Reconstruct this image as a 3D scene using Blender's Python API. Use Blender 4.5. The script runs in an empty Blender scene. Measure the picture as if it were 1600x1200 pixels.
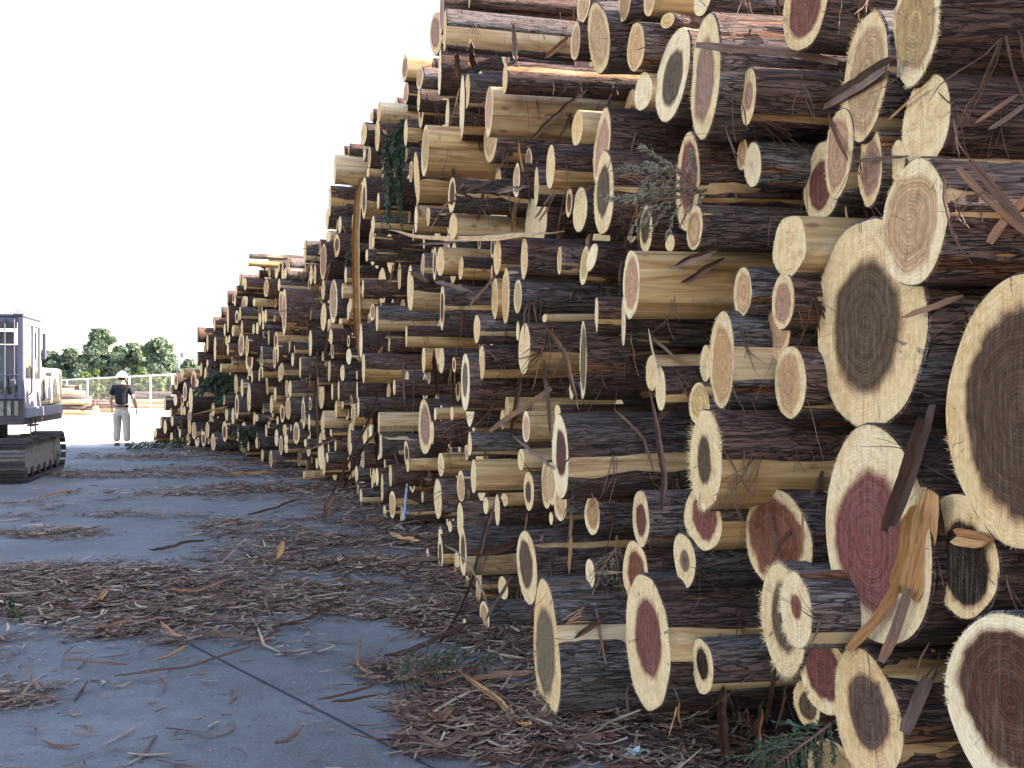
import bpy, math, random
import numpy as np
from mathutils import Vector, Matrix
R_ = math.radians
rng = np.random.default_rng(7)
random.seed(7)
S = bpy.context.scene
COL = S.collection

# ------------------------------------------------------------------ camera, sky, sun, exposure
F = 1450.0            # focal length in pixels of the 1600 px wide photograph
HC = 1.5              # eye height
cam_d = bpy.data.cameras.new('camera')
cam_d.sensor_width = 36.0
cam_d.lens = F / 1600 * 36.0
cam_d.clip_start = 0.05
cam_d.clip_end = 4000
cam = bpy.data.objects.new('camera', cam_d)
cam.location = (0, 0, HC)
cam.rotation_euler = (R_(90), 0, 0)
COL.objects.link(cam)
S.camera = cam
SUN_EL, SUN_ROT = 28.0, 80.0
W = bpy.data.worlds.new('World')
S.world = W
W.use_nodes = True
wn = W.node_tree
for n in list(wn.nodes): wn.nodes.remove(n)
sky = wn.nodes.new('ShaderNodeTexSky')
sky.sky_type = 'NISHITA'
sky.sun_disc = False
sky.sun_elevation = R_(SUN_EL)
sky.sun_rotation = R_(SUN_ROT)
sky.air_density = 1.0
sky.dust_density = 0.7
sky.ozone_density = 1.0
bg = wn.nodes.new('ShaderNodeBackground')
bg.inputs['Strength'].default_value = 0.15
wo = wn.nodes.new('ShaderNodeOutputWorld')
wn.links.new(sky.outputs[0], bg.inputs[0])
wn.links.new(bg.outputs[0], wo.inputs[0])
sl = bpy.data.lights.new('sun', 'SUN')
sl.energy = 5.0
sl.angle = R_(0.5)
sl.color = (1.0, 0.94, 0.84)
sun = bpy.data.objects.new('sun', sl)
sd = Vector((math.sin(R_(SUN_ROT)) * math.cos(R_(SUN_EL)), math.cos(R_(SUN_ROT)) * math.cos(R_(SUN_EL)), math.sin(R_(SUN_EL))))
sun.rotation_euler = sd.to_track_quat('Z', 'Y').to_euler()
sun.location = sd * 60
COL.objects.link(sun)
S.view_settings.view_transform = 'Standard'
S.view_settings.look = 'None'
S.view_settings.exposure = 2.45
S.view_settings.gamma = 1.0
S.view_settings.use_white_balance = True
S.view_settings.white_balance_temperature = 7400
S.view_settings.white_balance_tint = 20
S.view_settings.use_curve_mapping = False

# ------------------------------------------------------------------ helpers
def tag(o, label=None, cat=None, group=None, kind=None):
    if label: o['label'] = label
    if cat: o['category'] = cat
    if group: o['group'] = group
    if kind: o['kind'] = kind
    return o

def empty(name, loc=(0, 0, 0), rot=(0, 0, 0)):
    o = bpy.data.objects.new(name, None)
    o.empty_display_size = 0.1
    o.location = loc
    o.rotation_euler = rot
    COL.objects.link(o)
    return o

def mesh_np(name, V, faces, mats=(), mi=None, smooth=True, attrs=None):
    """faces: list of (k, array[n,k]) blocks"""
    me = bpy.data.meshes.new(name)
    V = np.asarray(V, dtype=np.float32)
    me.vertices.add(len(V))
    me.vertices.foreach_set('co', V.ravel())
    loops = np.concatenate([np.asarray(f).ravel() for f in faces]).astype(np.int32)
    tot = np.concatenate([np.full(len(f), np.asarray(f).shape[1]) for f in faces]).astype(np.int32)
    st = np.concatenate([[0], np.cumsum(tot)[:-1]]).astype(np.int32)
    me.loops.add(len(loops))
    me.loops.foreach_set('vertex_index', loops)
    me.polygons.add(len(tot))
    me.polygons.foreach_set('loop_start', st)
    me.polygons.foreach_set('loop_total', tot)
    if mi is not None: me.polygons.foreach_set('material_index', np.asarray(mi, dtype=np.int32))
    me.polygons.foreach_set('use_smooth', np.full(len(tot), smooth))
    for m in mats: me.materials.append(m)
    for an, (ty, arr) in (attrs or {}).items():
        a = me.attributes.new(an, ty, 'POINT')
        key = {'FLOAT': 'value', 'FLOAT_VECTOR': 'vector', 'FLOAT_COLOR': 'color'}[ty]
        a.data.foreach_set(key, np.asarray(arr, dtype=np.float32).ravel())
    me.update(calc_edges=True)
    me.validate()
    return me

def link(name, me, parent=None):
    o = bpy.data.objects.new(name, me)
    COL.objects.link(o)
    if parent: o.parent = parent
    return o

class MB:
    """collects simple shapes into one mesh"""
    def __init__(s): s.v = []; s.f = []
    def box(s, c, size, rot=None, taper=1.0):
        b = len(s.v)
        for z in (-.5, .5):
            k = taper if z > 0 else 1.0
            for x, y in ((-.5, -.5), (.5, -.5), (.5, .5), (-.5, .5)):
                p = Vector((x * size[0] * k, y * size[1] * k, z * size[2]))
                if rot: p = rot @ p
                s.v.append(tuple(Vector(c) + p))
        for q in ((3, 2, 1, 0), (4, 5, 6, 7), (0, 1, 5, 4), (1, 2, 6, 5), (2, 3, 7, 6), (3, 0, 4, 7)):
            s.f.append(tuple(b + i for i in q))
    def tube(s, pts, rad, n=8, caps=True):
        pts = [Vector(p) for p in pts]
        if not hasattr(rad, '__len__'): rad = [rad] * len(pts)
        b = len(s.v)
        up = None
        for i, p in enumerate(pts):
            d = (pts[min(i + 1, len(pts) - 1)] - pts[max(i - 1, 0)]).normalized()
            if up is None: up = d.orthogonal().normalized()
            up = (up - d * up.dot(d)).normalized()
            si = d.cross(up)
            for k in range(n):
                a = 2 * math.pi * k / n
                s.v.append(tuple(p + (up * math.cos(a) + si * math.sin(a)) * rad[i]))
        for i in range(len(pts) - 1):
            for k in range(n):
                s.f.append((b + i * n + k, b + i * n + (k + 1) % n, b + (i + 1) * n + (k + 1) % n, b + (i + 1) * n + k))
        if caps:
            s.f.append(tuple(b + k for k in reversed(range(n))))
            e = b + (len(pts) - 1) * n
            s.f.append(tuple(e + k for k in range(n)))
    def prism(s, prof, y0, y1):
        """profile in x,z extruded along y"""
        b = len(s.v); n = len(prof)
        for y in (y0, y1):
            for x, z in prof: s.v.append((x, y, z))
        s.f.append(tuple(b + k for k in range(n)))
        s.f.append(tuple(b + n + k for k in reversed(range(n))))
        for k in range(n): s.f.append((b + k, b + n + k, b + n + (k + 1) % n, b + (k + 1) % n))
    def build(s, name, mat, parent=None, smooth=False, bevel=0):
        me = bpy.data.meshes.new(name)
        me.from_pydata(s.v, [], s.f)
        me.materials.append(mat)
        if smooth:
            for p in me.polygons: p.use_smooth = True
        me.update()
        o = link(name, me, parent)
        if bevel:
            m = o.modifiers.new('bevel', 'BEVEL'); m.width = bevel; m.segments = 2; m.limit_method = 'ANGLE'
        return o

def lattice_noise(x, y, seed, px=0):
    """smooth 2-D value noise; px = period of x in cells"""
    r = np.random.default_rng(seed)
    T = r.random((256, 256))
    xi = np.floor(x).astype(int); yi = np.floor(y).astype(int)
    fx = x - xi; fy = y - yi
    fx = fx * fx * (3 - 2 * fx); fy = fy * fy * (3 - 2 * fy)
    m = px if px else 256
    x0 = xi % m % 256; x1 = (xi + 1) % m % 256
    y0 = yi % 256; y1 = (yi + 1) % 256
    return (T[x0, y0] * (1 - fx) + T[x1, y0] * fx) * (1 - fy) + (T[x0, y1] * (1 - fx) + T[x1, y1] * fx) * fy

def fbm(x, y, seed, oct=4, px=0):
    v = 0; a = 0.5; t = 0
    for o in range(oct):
        v = v + a * lattice_noise(x * 2 ** o, y * 2 ** o, seed + o, px * 2 ** o if px else 0)
        t += a; a *= 0.5
    return v / t

# ------------------------------------------------------------------ materials
class NT:
    def __init__(s, name, rough=0.8, spec=0.3):
        s.m = bpy.data.materials.new(name); s.m.use_nodes = True
        s.t = s.m.node_tree; s.b = s.t.nodes['Principled BSDF']
        s.b.inputs['Roughness'].default_value = rough
        s.b.inputs['Specular IOR Level'].default_value = spec
    def n(s, ty, **kw):
        n = s.t.nodes.new(ty)
        for k, v in kw.items():
            if isinstance(k, str) and k.startswith('i_'):
                n.inputs[k[2:]].default_value = v
            else: setattr(n, k, v)
        return n
    def l(s, a, b): s.t.links.new(a, b)
    def attr(s, name): return s.n('ShaderNodeAttribute', attribute_name=name)
    def math(s, op, a, b=None, c=None, clamp=False):
        n = s.n('ShaderNodeMath', operation=op); n.use_clamp = clamp
        for i, v in enumerate((a, b, c)):
            if v is None: continue
            if hasattr(v, 'links'): s.l(v, n.inputs[i])
            else: n.inputs[i].default_value = v
        return n.outputs[0]
    def vmath(s, op, a, b=None):
        n = s.n('ShaderNodeVectorMath', operation=op)
        for i, v in enumerate((a, b)):
            if v is None: continue
            if hasattr(v, 'links'): s.l(v, n.inputs[i])
            else: n.inputs[i].default_value = v
        return n.outputs[0] if op not in ('LENGTH', 'DOT_PRODUCT') else n.outputs['Value']
    def noise(s, vec, scale, detail=4, rough=0.55, dist=0.0):
        n = s.n('ShaderNodeTexNoise')
        n.inputs['Scale'].default_value = scale; n.inputs['Detail'].default_value = detail
        n.inputs['Roughness'].default_value = rough; n.inputs['Distortion'].default_value = dist
        if vec is not None: s.l(vec, n.inputs['Vector'])
        return n.outputs['Fac']
    def ramp(s, fac, stops, interp='LINEAR'):
        n = s.n('ShaderNodeValToRGB'); n.color_ramp.interpolation = interp
        e = n.color_ramp.elements
        while len(e) < len(stops): e.new(0.5)
        for x, (p, c) in zip(e, stops):
            x.position = p; x.color = (*c, 1) if len(c) == 3 else c
        s.l(fac, n.inputs['Fac'])
        return n.outputs['Color']
    def mix(s, fac, a, b, mode='MIX'):
        n = s.n('ShaderNodeMix', data_type='RGBA', blend_type=mode)
        for sock, v in ((n.inputs[0], fac), (n.inputs[6], a), (n.inputs[7], b)):
            if hasattr(v, 'links'): s.l(v, sock)
            elif isinstance(v, tuple): sock.default_value = (*v, 1)
            else: sock.default_value = v
        return n.outputs[2]
    def maprange(s, v, a, b, c=0.0, d=1.0, smooth=False):
        n = s.n('ShaderNodeMapRange'); n.interpolation_type = 'SMOOTHSTEP' if smooth else 'LINEAR'
        s.l(v, n.inputs[0])
        for i, x in enumerate((a, b, c, d)):
            if hasattr(x, 'links'): s.l(x, n.inputs[i + 1])
            else: n.inputs[i + 1].default_value = x
        return n.outputs[0]
    def color(s, c):
        if hasattr(c, 'links'): s.l(c, s.b.inputs['Base Color'])
        else: s.b.inputs['Base Color'].default_value = (*c, 1)
    def bump(s, h, strength=0.5, dist=0.01):
        n = s.n('ShaderNodeBump'); n.inputs['Strength'].default_value = strength; n.inputs['Distance'].default_value = dist
        s.l(h, n.inputs['Height']); s.l(n.outputs[0], s.b.inputs['Normal'])

def flat(name, c, rough=0.6, spec=0.4, metal=0.0, var=0.0, scale=6.0):
    m = NT(name, rough, spec)
    m.b.inputs['Metallic'].default_value = metal
    if var:
        tc = m.n('ShaderNodeTexCoord')
        f = m.noise(tc.outputs['Object'], scale, 5, 0.65)
        m.color(m.ramp(f, [(0.25, tuple(x * (1 - var) for x in c)), (0.75, tuple(min(1, x * (1 + var)) for x in c))]))
    else: m.color(c)
    return m.m

# bark: 'lc' = (metres along the log + offset, radius * angle, radius), 'tone' = per log 0..1
def mat_bark():
    m = NT('bark', 0.75, 0.25)
    lc = m.attr('lc').outputs['Vector']; tone = m.attr('tone').outputs['Fac']
    fib = m.noise(m.vmath('MULTIPLY', lc, (9.0, 95.0, 95.0)), 1.0, 5, 0.62, 0.5)
    fine = m.noise(m.vmath('MULTIPLY', lc, (40.0, 260.0, 260.0)), 1.0, 3, 0.65, 0.4)
    patch = m.noise(m.vmath('MULTIPLY', lc, (1.5, 5.0, 5.0)), 1.0, 4, 0.6, 0.4)
    # long narrow plates between wavering fissures
    r1 = m.math('ABSOLUTE', m.math('SUBTRACT', m.noise(m.vmath('MULTIPLY', lc, (4.0, 40.0, 40.0)), 1.0, 2, 0.5, 0.9), 0.5))
    r2 = m.math('ABSOLUTE', m.math('SUBTRACT', m.noise(m.vmath('MULTIPLY', lc, (8.0, 75.0, 75.0)), 1.0, 2, 0.5, 0.7), 0.5))
    fis = m.math('MINIMUM', m.maprange(r1, 0.0, 0.045), m.maprange(r2, -0.012, 0.035))
    red = m.ramp(fib, [(0.28, (0.070, 0.034, 0.024)), (0.5, (0.128, 0.068, 0.050)), (0.72, (0.205, 0.120, 0.092))])
    gry = m.ramp(fib, [(0.28, (0.085, 0.064, 0.057)), (0.5, (0.155, 0.126, 0.116)), (0.72, (0.260, 0.222, 0.210))])
    t = m.math('ADD', m.math('MULTIPLY', tone, 0.75), m.math('MULTIPLY', m.maprange(patch, 0.35, 0.65), 0.5))
    c = m.mix(m.maprange(t, 0.45, 0.95), red, gry)
    # flaked strips showing red inner bark, and a little grey green lichen
    fl = m.noise(m.vmath('MULTIPLY', lc, (1.3, 15.0, 15.0)), 1.0, 3, 0.5)
    c = m.mix(m.maprange(fl, 0.62, 0.66), c, m.mix(m.maprange(fib, 0.35, 0.65), (0.10, 0.038, 0.018), (0.24, 0.105, 0.05)))
    al = m.noise(m.vmath('MULTIPLY', lc, (4.0, 9.0, 9.0)), 1.3, 5, 0.7)
    c = m.mix(m.math('MULTIPLY', m.maprange(al, 0.64, 0.74), 0.4), c, (0.13, 0.145, 0.10))
    c = m.mix(m.math('SUBTRACT', 1.0, fis), c, m.mix(1.0, c, (0.16, 0.13, 0.12), 'MULTIPLY'))
    # some logs are plainly darker or paler than their neighbours
    k = m.math('FRACT', m.math('MULTIPLY', tone, 17.31))
    v = m.n('ShaderNodeMapRange'); m.l(k, v.inputs[0]); v.inputs[3].default_value = 0.62; v.inputs[4].default_value = 1.4
    hs = m.n('ShaderNodeHueSaturation'); m.l(c, hs.inputs['Color']); m.l(v.outputs[0], hs.inputs['Value'])
    m.color(hs.outputs[0])
    h = m.math('ADD', m.math('ADD', m.math('MULTIPLY', fis, 0.9), m.math('MULTIPLY', fib, 0.6)), m.math('MULTIPLY', fine, 0.25))
    m.bump(h, 0.8, 0.012)
    return m.m

def mat_wood():
    m = NT('peeled wood', 0.55, 0.4)
    lc = m.attr('lc').outputs['Vector']; tone = m.attr('tone').outputs['Fac']
    v1 = m.vmath('MULTIPLY', lc, (1.6, 26.0, 26.0))
    f = m.noise(v1, 1.0, 6, 0.62, 0.8)
    v2 = m.vmath('MULTIPLY', lc, (5.0, 160.0, 160.0))
    fine = m.noise(v2, 1.0, 3, 0.6)
    v3 = m.vmath('MULTIPLY', lc, (2.5, 5.0, 5.0))
    blot = m.noise(v3, 1.0, 5, 0.65, 0.5)
    yel = m.ramp(f, [(0.27, (0.15, 0.06, 0.02)), (0.42, (0.42, 0.23, 0.09)), (0.58, (0.60, 0.385, 0.18)), (0.75, (0.70, 0.51, 0.29))])
    pal = m.ramp(f, [(0.27, (0.22, 0.115, 0.055)), (0.42, (0.50, 0.33, 0.175)), (0.58, (0.66, 0.49, 0.30)), (0.75, (0.74, 0.60, 0.42))])
    c = m.mix(m.maprange(m.math('ADD', m.math('MULTIPLY', tone, 0.7), m.math('MULTIPLY', blot, 0.5)), 0.55, 0.9), yel, pal)
    c = m.mix(m.math('MULTIPLY', m.maprange(blot, 0.54, 0.66), 0.65), c, (0.20, 0.10, 0.04))
    c = m.mix(m.math('MULTIPLY', m.maprange(fine, 0.35, 0.7), 0.25), c, m.mix(1.0, c, (0.6, 0.55, 0.5), 'MULTIPLY'))
    # small knots / specks
    vo = m.n('ShaderNodeTexVoronoi'); vo.inputs['Scale'].default_value = 1.0
    m.l(m.vmath('MULTIPLY', lc, (5.0, 11.0, 11.0)), vo.inputs['Vector'])
    c = m.mix(m.math('MULTIPLY', m.maprange(vo.outputs['Distance'], 0.16, 0.08), 0.6), c, (0.10, 0.05, 0.025))
    m.color(c)
    m.bump(m.math('ADD', f, m.math('MULTIPLY', fine, 0.3)), 0.35, 0.006)
    return m.m

# cut faces: 'lc' = (y/R, z/R, R), 'hcol' = heartwood colour + heart ratio in alpha, 'tone'
def mat_cut():
    m = NT('sawn log end', 0.9, 0.08)
    lc = m.attr('lc').outputs['Vector']
    at = m.attr('hcol'); hc = at.outputs['Color']; ratio = at.outputs['Alpha']
    tone = m.attr('tone').outputs['Fac']
    sep = m.n('ShaderNodeSeparateXYZ'); m.l(lc, sep.inputs[0])
    comb = m.n('ShaderNodeCombineXYZ'); m.l(sep.outputs[0], comb.inputs[0]); m.l(sep.outputs[1], comb.inputs[1])
    m.l(m.math('MULTIPLY', tone, 37.0), comb.inputs[2])
    p = comb.outputs[0]
    flat_p = m.n('ShaderNodeCombineXYZ'); m.l(sep.outputs[0], flat_p.inputs[0]); m.l(sep.outputs[1], flat_p.inputs[1])
    # pith is off centre, different for each log
    off = m.n('ShaderNodeCombineXYZ')
    m.l(m.math('MULTIPLY', m.math('SINE', m.math('MULTIPLY', tone, 61.0)), 0.09), off.inputs[0])
    m.l(m.math('MULTIPLY', m.math('SINE', m.math('MULTIPLY', tone, 97.0)), 0.09), off.inputs[1])
    q = m.vmath('SUBTRACT', flat_p.outputs[0], off.outputs[0])
    r0 = m.vmath('LENGTH', q)
    wob = m.noise(p, 1.7, 3, 0.5)
    wob2 = m.noise(p, 7.0, 4, 0.6)
    rr = m.math('MULTIPLY', r0, m.math('ADD', 0.77, m.math('MULTIPLY', wob, 0.46)))
    rh = m.math('ADD', rr, m.math('MULTIPLY', m.math('SUBTRACT', wob2, 0.5), 0.10))
    metric = m.vmath('SCALE', p); sc = m.t.nodes[-1]
    m.l(m.math('MULTIPLY', sep.outputs[2], 1.0), sc.inputs['Scale'])
    grain = m.noise(metric, 330.0, 2, 0.6)
    mid = m.noise(metric, 45.0, 4, 0.65)
    # growth rings
    rm = m.math('MULTIPLY', rr, sep.outputs[2])
    ringn = m.math('ADD', m.math('MULTIPLY', rm, 640.0), m.math('MULTIPLY', wob2, 6.0))
    ring = m.math('MULTIPLY', m.math('ADD', m.math('SINE', ringn), 1.0), 0.5)
    band = m.noise(m.n('ShaderNodeCombineXYZ').outputs[0], 1.0)
    cb = m.n('ShaderNodeCombineXYZ'); m.l(rm, cb.inputs[0]); m.l(m.math('MULTIPLY', tone, 91.0), cb.inputs[1])
    band = m.noise(cb.outputs[0], 70.0, 3, 0.6)
    sap = m.ramp(mid, [(0.25, (0.46, 0.285, 0.125)), (0.5, (0.63, 0.435, 0.22)), (0.75, (0.74, 0.56, 0.335))])
    kk = m.math('FRACT', m.math('MULTIPLY', tone, 11.7))
    sap2 = m.mix(m.maprange(kk, 0.0, 0.40, 0.65, 0.0), sap, m.mix(1.0, sap, (0.92, 0.76, 0.56), 'MULTIPLY'))
    sap2 = m.mix(m.maprange(kk, 0.7, 1.0, 0.0, 0.6), sap2, (0.78, 0.65, 0.45))
    sap2 = m.mix(m.maprange(rr, 0.55, 1.0, 0.0, 0.25), sap2, (0.76, 0.60, 0.36))
    sap2 = m.mix(m.maprange(m.noise(p, 1.6, 5, 0.65, 0.6), 0.50, 0.68, 0.0, 0.55), sap2, m.mix(1.0, sap2, (0.78, 0.60, 0.42), 'MULTIPLY'))
    hv = m.ramp(mid, [(0.2, (0.62, 0.60, 0.58)), (0.5, (1, 1, 1)), (0.8, (1.35, 1.3, 1.25))])
    heart = m.mix(1.0, hc, hv, 'MULTIPLY')
    heart = m.mix(m.maprange(band, 0.40, 0.62), m.mix(1.0, heart, (0.72, 0.66, 0.64), 'MULTIPLY'), heart)
    edge = m.math('SUBTRACT', rh, ratio)
    c = m.mix(m.maprange(edge, -0.05, 0.045, smooth=True), heart, sap2)
    # rusty rim round the heartwood
    rim = m.math('MULTIPLY', m.maprange(m.math('ABSOLUTE', m.math('SUBTRACT', edge, 0.012)), 0.07, 0.0), 0.5)
    c = m.mix(rim, c, m.mix(0.6, hc, (0.34, 0.15, 0.07)))
    c = m.mix(m.math('MULTIPLY', m.math('MULTIPLY', ring, m.maprange(edge, -0.03, 0.03, 0.42, 0.24)), m.maprange(sep.outputs[2], 0.03, 0.10)), c, m.mix(1.0, c, (0.42, 0.36, 0.32), 'MULTIPLY'))
    # saw dust grains and dark specks
    c = m.mix(m.math('MULTIPLY', m.maprange(grain, 0.62, 0.72), m.maprange(edge, -0.02, 0.02, 0.16, 0.45)), c, (0.72, 0.62, 0.44))
    c = m.mix(m.math('MULTIPLY', m.maprange(grain, 0.42, 0.30), 0.5), c, m.mix(1.0, c, (0.40, 0.34, 0.3), 'MULTIPLY'))
    # drying cracks: thin radial lines from the pith and bark side
    qn = m.vmath('NORMALIZE', q)
    cq = m.n('ShaderNodeSeparateXYZ'); m.l(qn, cq.inputs[0])
    ca = m.n('ShaderNodeCombineXYZ'); m.l(cq.outputs[0], ca.inputs[0]); m.l(cq.outputs[1], ca.inputs[1]); m.l(m.math('MULTIPLY_ADD', tone, 53.0, m.math('MULTIPLY', wob2, 0.12)), ca.inputs[2])
    rad = m.math('ABSOLUTE', m.math('SUBTRACT', m.noise(ca.outputs[0], 3.2, 1, 0.4), 0.5))
    crk = m.math('MULTIPLY', m.maprange(rad, 0.010, 0.002), m.maprange(m.noise(p, 3.1, 2, 0.5), 0.50, 0.56))
    c = m.mix(m.math('MULTIPLY', crk, 0.7), c, (0.05, 0.03, 0.02))
    # long sweeping chain saw scratches
    ss = m.n('ShaderNodeCombineXYZ'); m.l(m.math('MULTIPLY', sep.outputs[0], sep.outputs[2]), ss.inputs[0]); m.l(m.math('MULTIPLY', m.math('MULTIPLY', sep.outputs[1], sep.outputs[2]), 0.06), ss.inputs[1]); m.l(m.math('MULTIPLY', tone, 23.0), ss.inputs[2])
    saw = m.noise(ss.outputs[0], 120.0, 3, 0.6, 0.3)
    c = m.mix(m.math('MULTIPLY', m.maprange(saw, 0.52, 0.66), m.maprange(edge, -0.02, 0.02, 0.05, 0.2)), c, (0.80, 0.70, 0.54))
    c = m.mix(m.math('MULTIPLY', m.maprange(saw, 0.46, 0.34), 0.28), c, m.mix(1.0, c, (0.6, 0.52, 0.46), 'MULTIPLY'))
    stain = m.noise(p, 2.6, 5, 0.7)
    c = m.mix(m.math('MULTIPLY', m.maprange(stain, 0.56, 0.72), 0.55), c, m.mix(1.0, c, (0.45, 0.40, 0.36), 'MULTIPLY'))
    m.color(c)
    # saw marks: slightly arched parallel grooves
    w = m.n('ShaderNodeTexWave', wave_type='BANDS', bands_direction='X'); w.inputs['Scale'].default_value = 26.0
    w.inputs['Distortion'].default_value = 3.0; w.inputs['Detail'].default_value = 2.0
    m.l(metric, w.inputs['Vector'])
    h = m.math('ADD', m.math('ADD', m.math('MULTIPLY', w.outputs['Fac'], 0.25), m.math('MULTIPLY', ring, 0.25)), m.math('MULTIPLY', grain, 0.9))
    m.bump(h, 0.45, 0.004)
    return m.m

def mat_strip(name, stops, rough=0.8):
    m = NT(name, rough, 0.25)
    lc = m.attr('lc').outputs['Vector']; tone = m.attr('tone').outputs['Fac']
    f = m.noise(m.vmath('MULTIPLY', lc, (9.0, 160.0, 1.0)), 1.0, 5, 0.65, 0.4)
    b = m.noise(m.vmath('MULTIPLY', lc, (5.0, 20.0, 1.0)), 1.0, 4, 0.6)
    t = m.math('ADD', m.math('MULTIPLY', tone, 0.75), m.math('MULTIPLY', b, 0.35))
    c = m.ramp(t, stops)
    c = m.mix(m.math('MULTIPLY', m.maprange(f, 0.62, 0.35), 0.75), c, m.mix(1.0, c, (0.35, 0.3, 0.28), 'MULTIPLY'))
    m.color(c)
    m.bump(f, 0.7, 0.004)
    return m.m

def mat_ground():
    m = NT('concrete yard', 0.82, 0.35)
    geo = m.n('ShaderNodeNewGeometry'); P = geo.outputs['Position']
    lit = m.attr('litter').outputs['Fac']
    grit = m.noise(P, 75.0, 4, 0.75)
    agg = m.noise(P, 24.0, 5, 0.75)
    big = m.noise(P, 0.9, 6, 0.62)
    mid = m.noise(P, 6.0, 5, 0.65)
    c = m.ramp(big, [(0.3, (0.09, 0.091, 0.091)), (0.5, (0.135, 0.136, 0.135)), (0.72, (0.195, 0.196, 0.195))])
    c = m.mix(m.math('MULTIPLY', m.maprange(mid, 0.42, 0.66), 0.65), c, (0.105, 0.105, 0.106))
    c = m.mix(m.math('MULTIPLY', m.maprange(grit, 0.58, 0.66), 0.6), c, (0.42, 0.42, 0.42))
    c = m.mix(m.math('MULTIPLY', m.maprange(agg, 0.46, 0.34), 0.6), c, (0.04, 0.04, 0.042))
    # brown wood dust where the litter lies
    st = m.math('ADD', lit, m.math('MULTIPLY', m.math('SUBTRACT', mid, 0.5), 0.9))
    dust = m.ramp(agg, [(0.3, (0.025, 0.014, 0.009)), (0.5, (0.065, 0.038, 0.026)), (0.7, (0.12, 0.078, 0.055))])
    c = m.mix(m.math('MULTIPLY', m.maprange(st, 0.25, 0.75), 0.92), c, dust)
    # beyond the slab: pale trodden earth and chips
    far = m.attr('earth').outputs['Fac']
    earth = m.ramp(mid, [(0.3, (0.42, 0.35, 0.28)), (0.6, (0.52, 0.47, 0.41))])
    c = m.mix(far, c, earth)
    m.color(c)
    m.bump(m.math('ADD', grit, m.math('MULTIPLY', agg, 0.8)), 0.35, 0.006)
    return m.m

M = dict(bark=mat_bark(), wood=mat_wood(), cut=mat_cut(), ground=mat_ground())
M['strip'] = mat_strip('bark strip', [(0.0, (0.045, 0.024, 0.018)), (0.3, (0.12, 0.055, 0.034)), (0.52, (0.21, 0.13, 0.10)), (0.66, (0.42, 0.19, 0.075)), (0.86, (0.60, 0.34, 0.14)), (1.0, (0.70, 0.58, 0.40))])
M['litter'] = mat_strip('bark litter', [(0.0, (0.045, 0.021, 0.014)), (0.28, (0.13, 0.058, 0.036)), (0.48, (0.24, 0.13, 0.088)), (0.66, (0.34, 0.215, 0.145)), (0.83, (0.50, 0.36, 0.24)), (1.0, (0.66, 0.54, 0.40))])
# ------------------------------------------------------------------ the face of the pile: a gently curved line on the ground
CTRL_PX = np.array([225, 243, 330, 425, 520, 610, 690, 760, 853, 930, 1010, 1150, 1350, 1600, 1800, 2200])
CTRL_D = np.array([24.6, 23.8, 21.1, 17.1, 13.5, 10.5, 7.9, 6.1, 4.9, 4.3, 3.9, 3.3, 2.75, 2.25, 1.95, 1.55])
AX_PX = np.array([243, 333, 440, 520, 640, 730, 853, 1350, 1600, 2200])
AX_A = np.array([-33, -31, -22, -20, -15, -12.5, -11, -9, -6, -4.0])
def Dpx(px): return float(np.interp(px, CTRL_PX, CTRL_D))
_pxs = np.linspace(225, 2200, 800)
_D = np.interp(_pxs, CTRL_PX, CTRL_D)
CUR = np.stack([(_pxs - 800) * _D / F, _D], 1)
# the row goes on towards and past the camera, outside the picture
_ext = np.stack([np.linspace(CUR[-1, 0] + 0.01, 1.9, 60), np.linspace(CUR[-1, 1] - 0.02, -1.0, 60)], 1)
CUR = np.concatenate([CUR, _ext])
_pxx = np.concatenate([_pxs, np.full(60, 2200.0)])
CURA = np.radians(np.interp(_pxx, AX_PX, AX_A))
CURN = np.stack([-np.cos(CURA), np.sin(CURA)], 1)          # outward, along the logs
CURU = np.concatenate([[0], np.cumsum(np.linalg.norm(np.diff(CUR, axis=0), axis=1))])
TOP_PX = np.array([225, 243, 252, 275, 300, 306, 335, 355, 372, 386, 470, 478, 512, 525, 562, 592, 628, 650, 688, 690, 2300])
TOP_PY = np.array([690, 668, 640, 585, 572, 514, 492, 462, 432, 402, 398, 380, 296, 246, 190, 160, 92, 85, 80, -20, -60])
def top_z(i):
    px = _pxx[i]; d = CUR[i, 1]
    if i >= 800: return 5.0
    return min(5.0, HC + (600 - np.interp(px, TOP_PX, TOP_PY)) * d / F)

HC_COL = {'d': (0.110, 0.066, 0.043), 'r': (0.185, 0.062, 0.046), 'n': (0.54, 0.335, 0.175), 'w': (0.60, 0.46, 0.28),
          'k': (0.026, 0.015, 0.010), 'g': (0.155, 0.105, 0.070), 'm': (0.105, 0.044, 0.032), 'q': (0.36, 0.20, 0.15)}
HC_RATIO = {'d': 0.64, 'r': 0.62, 'n': 0.78, 'w': 0.0, 'k': 0.66, 'g': 0.66, 'm': 0.72, 'q': 0.7}

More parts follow.
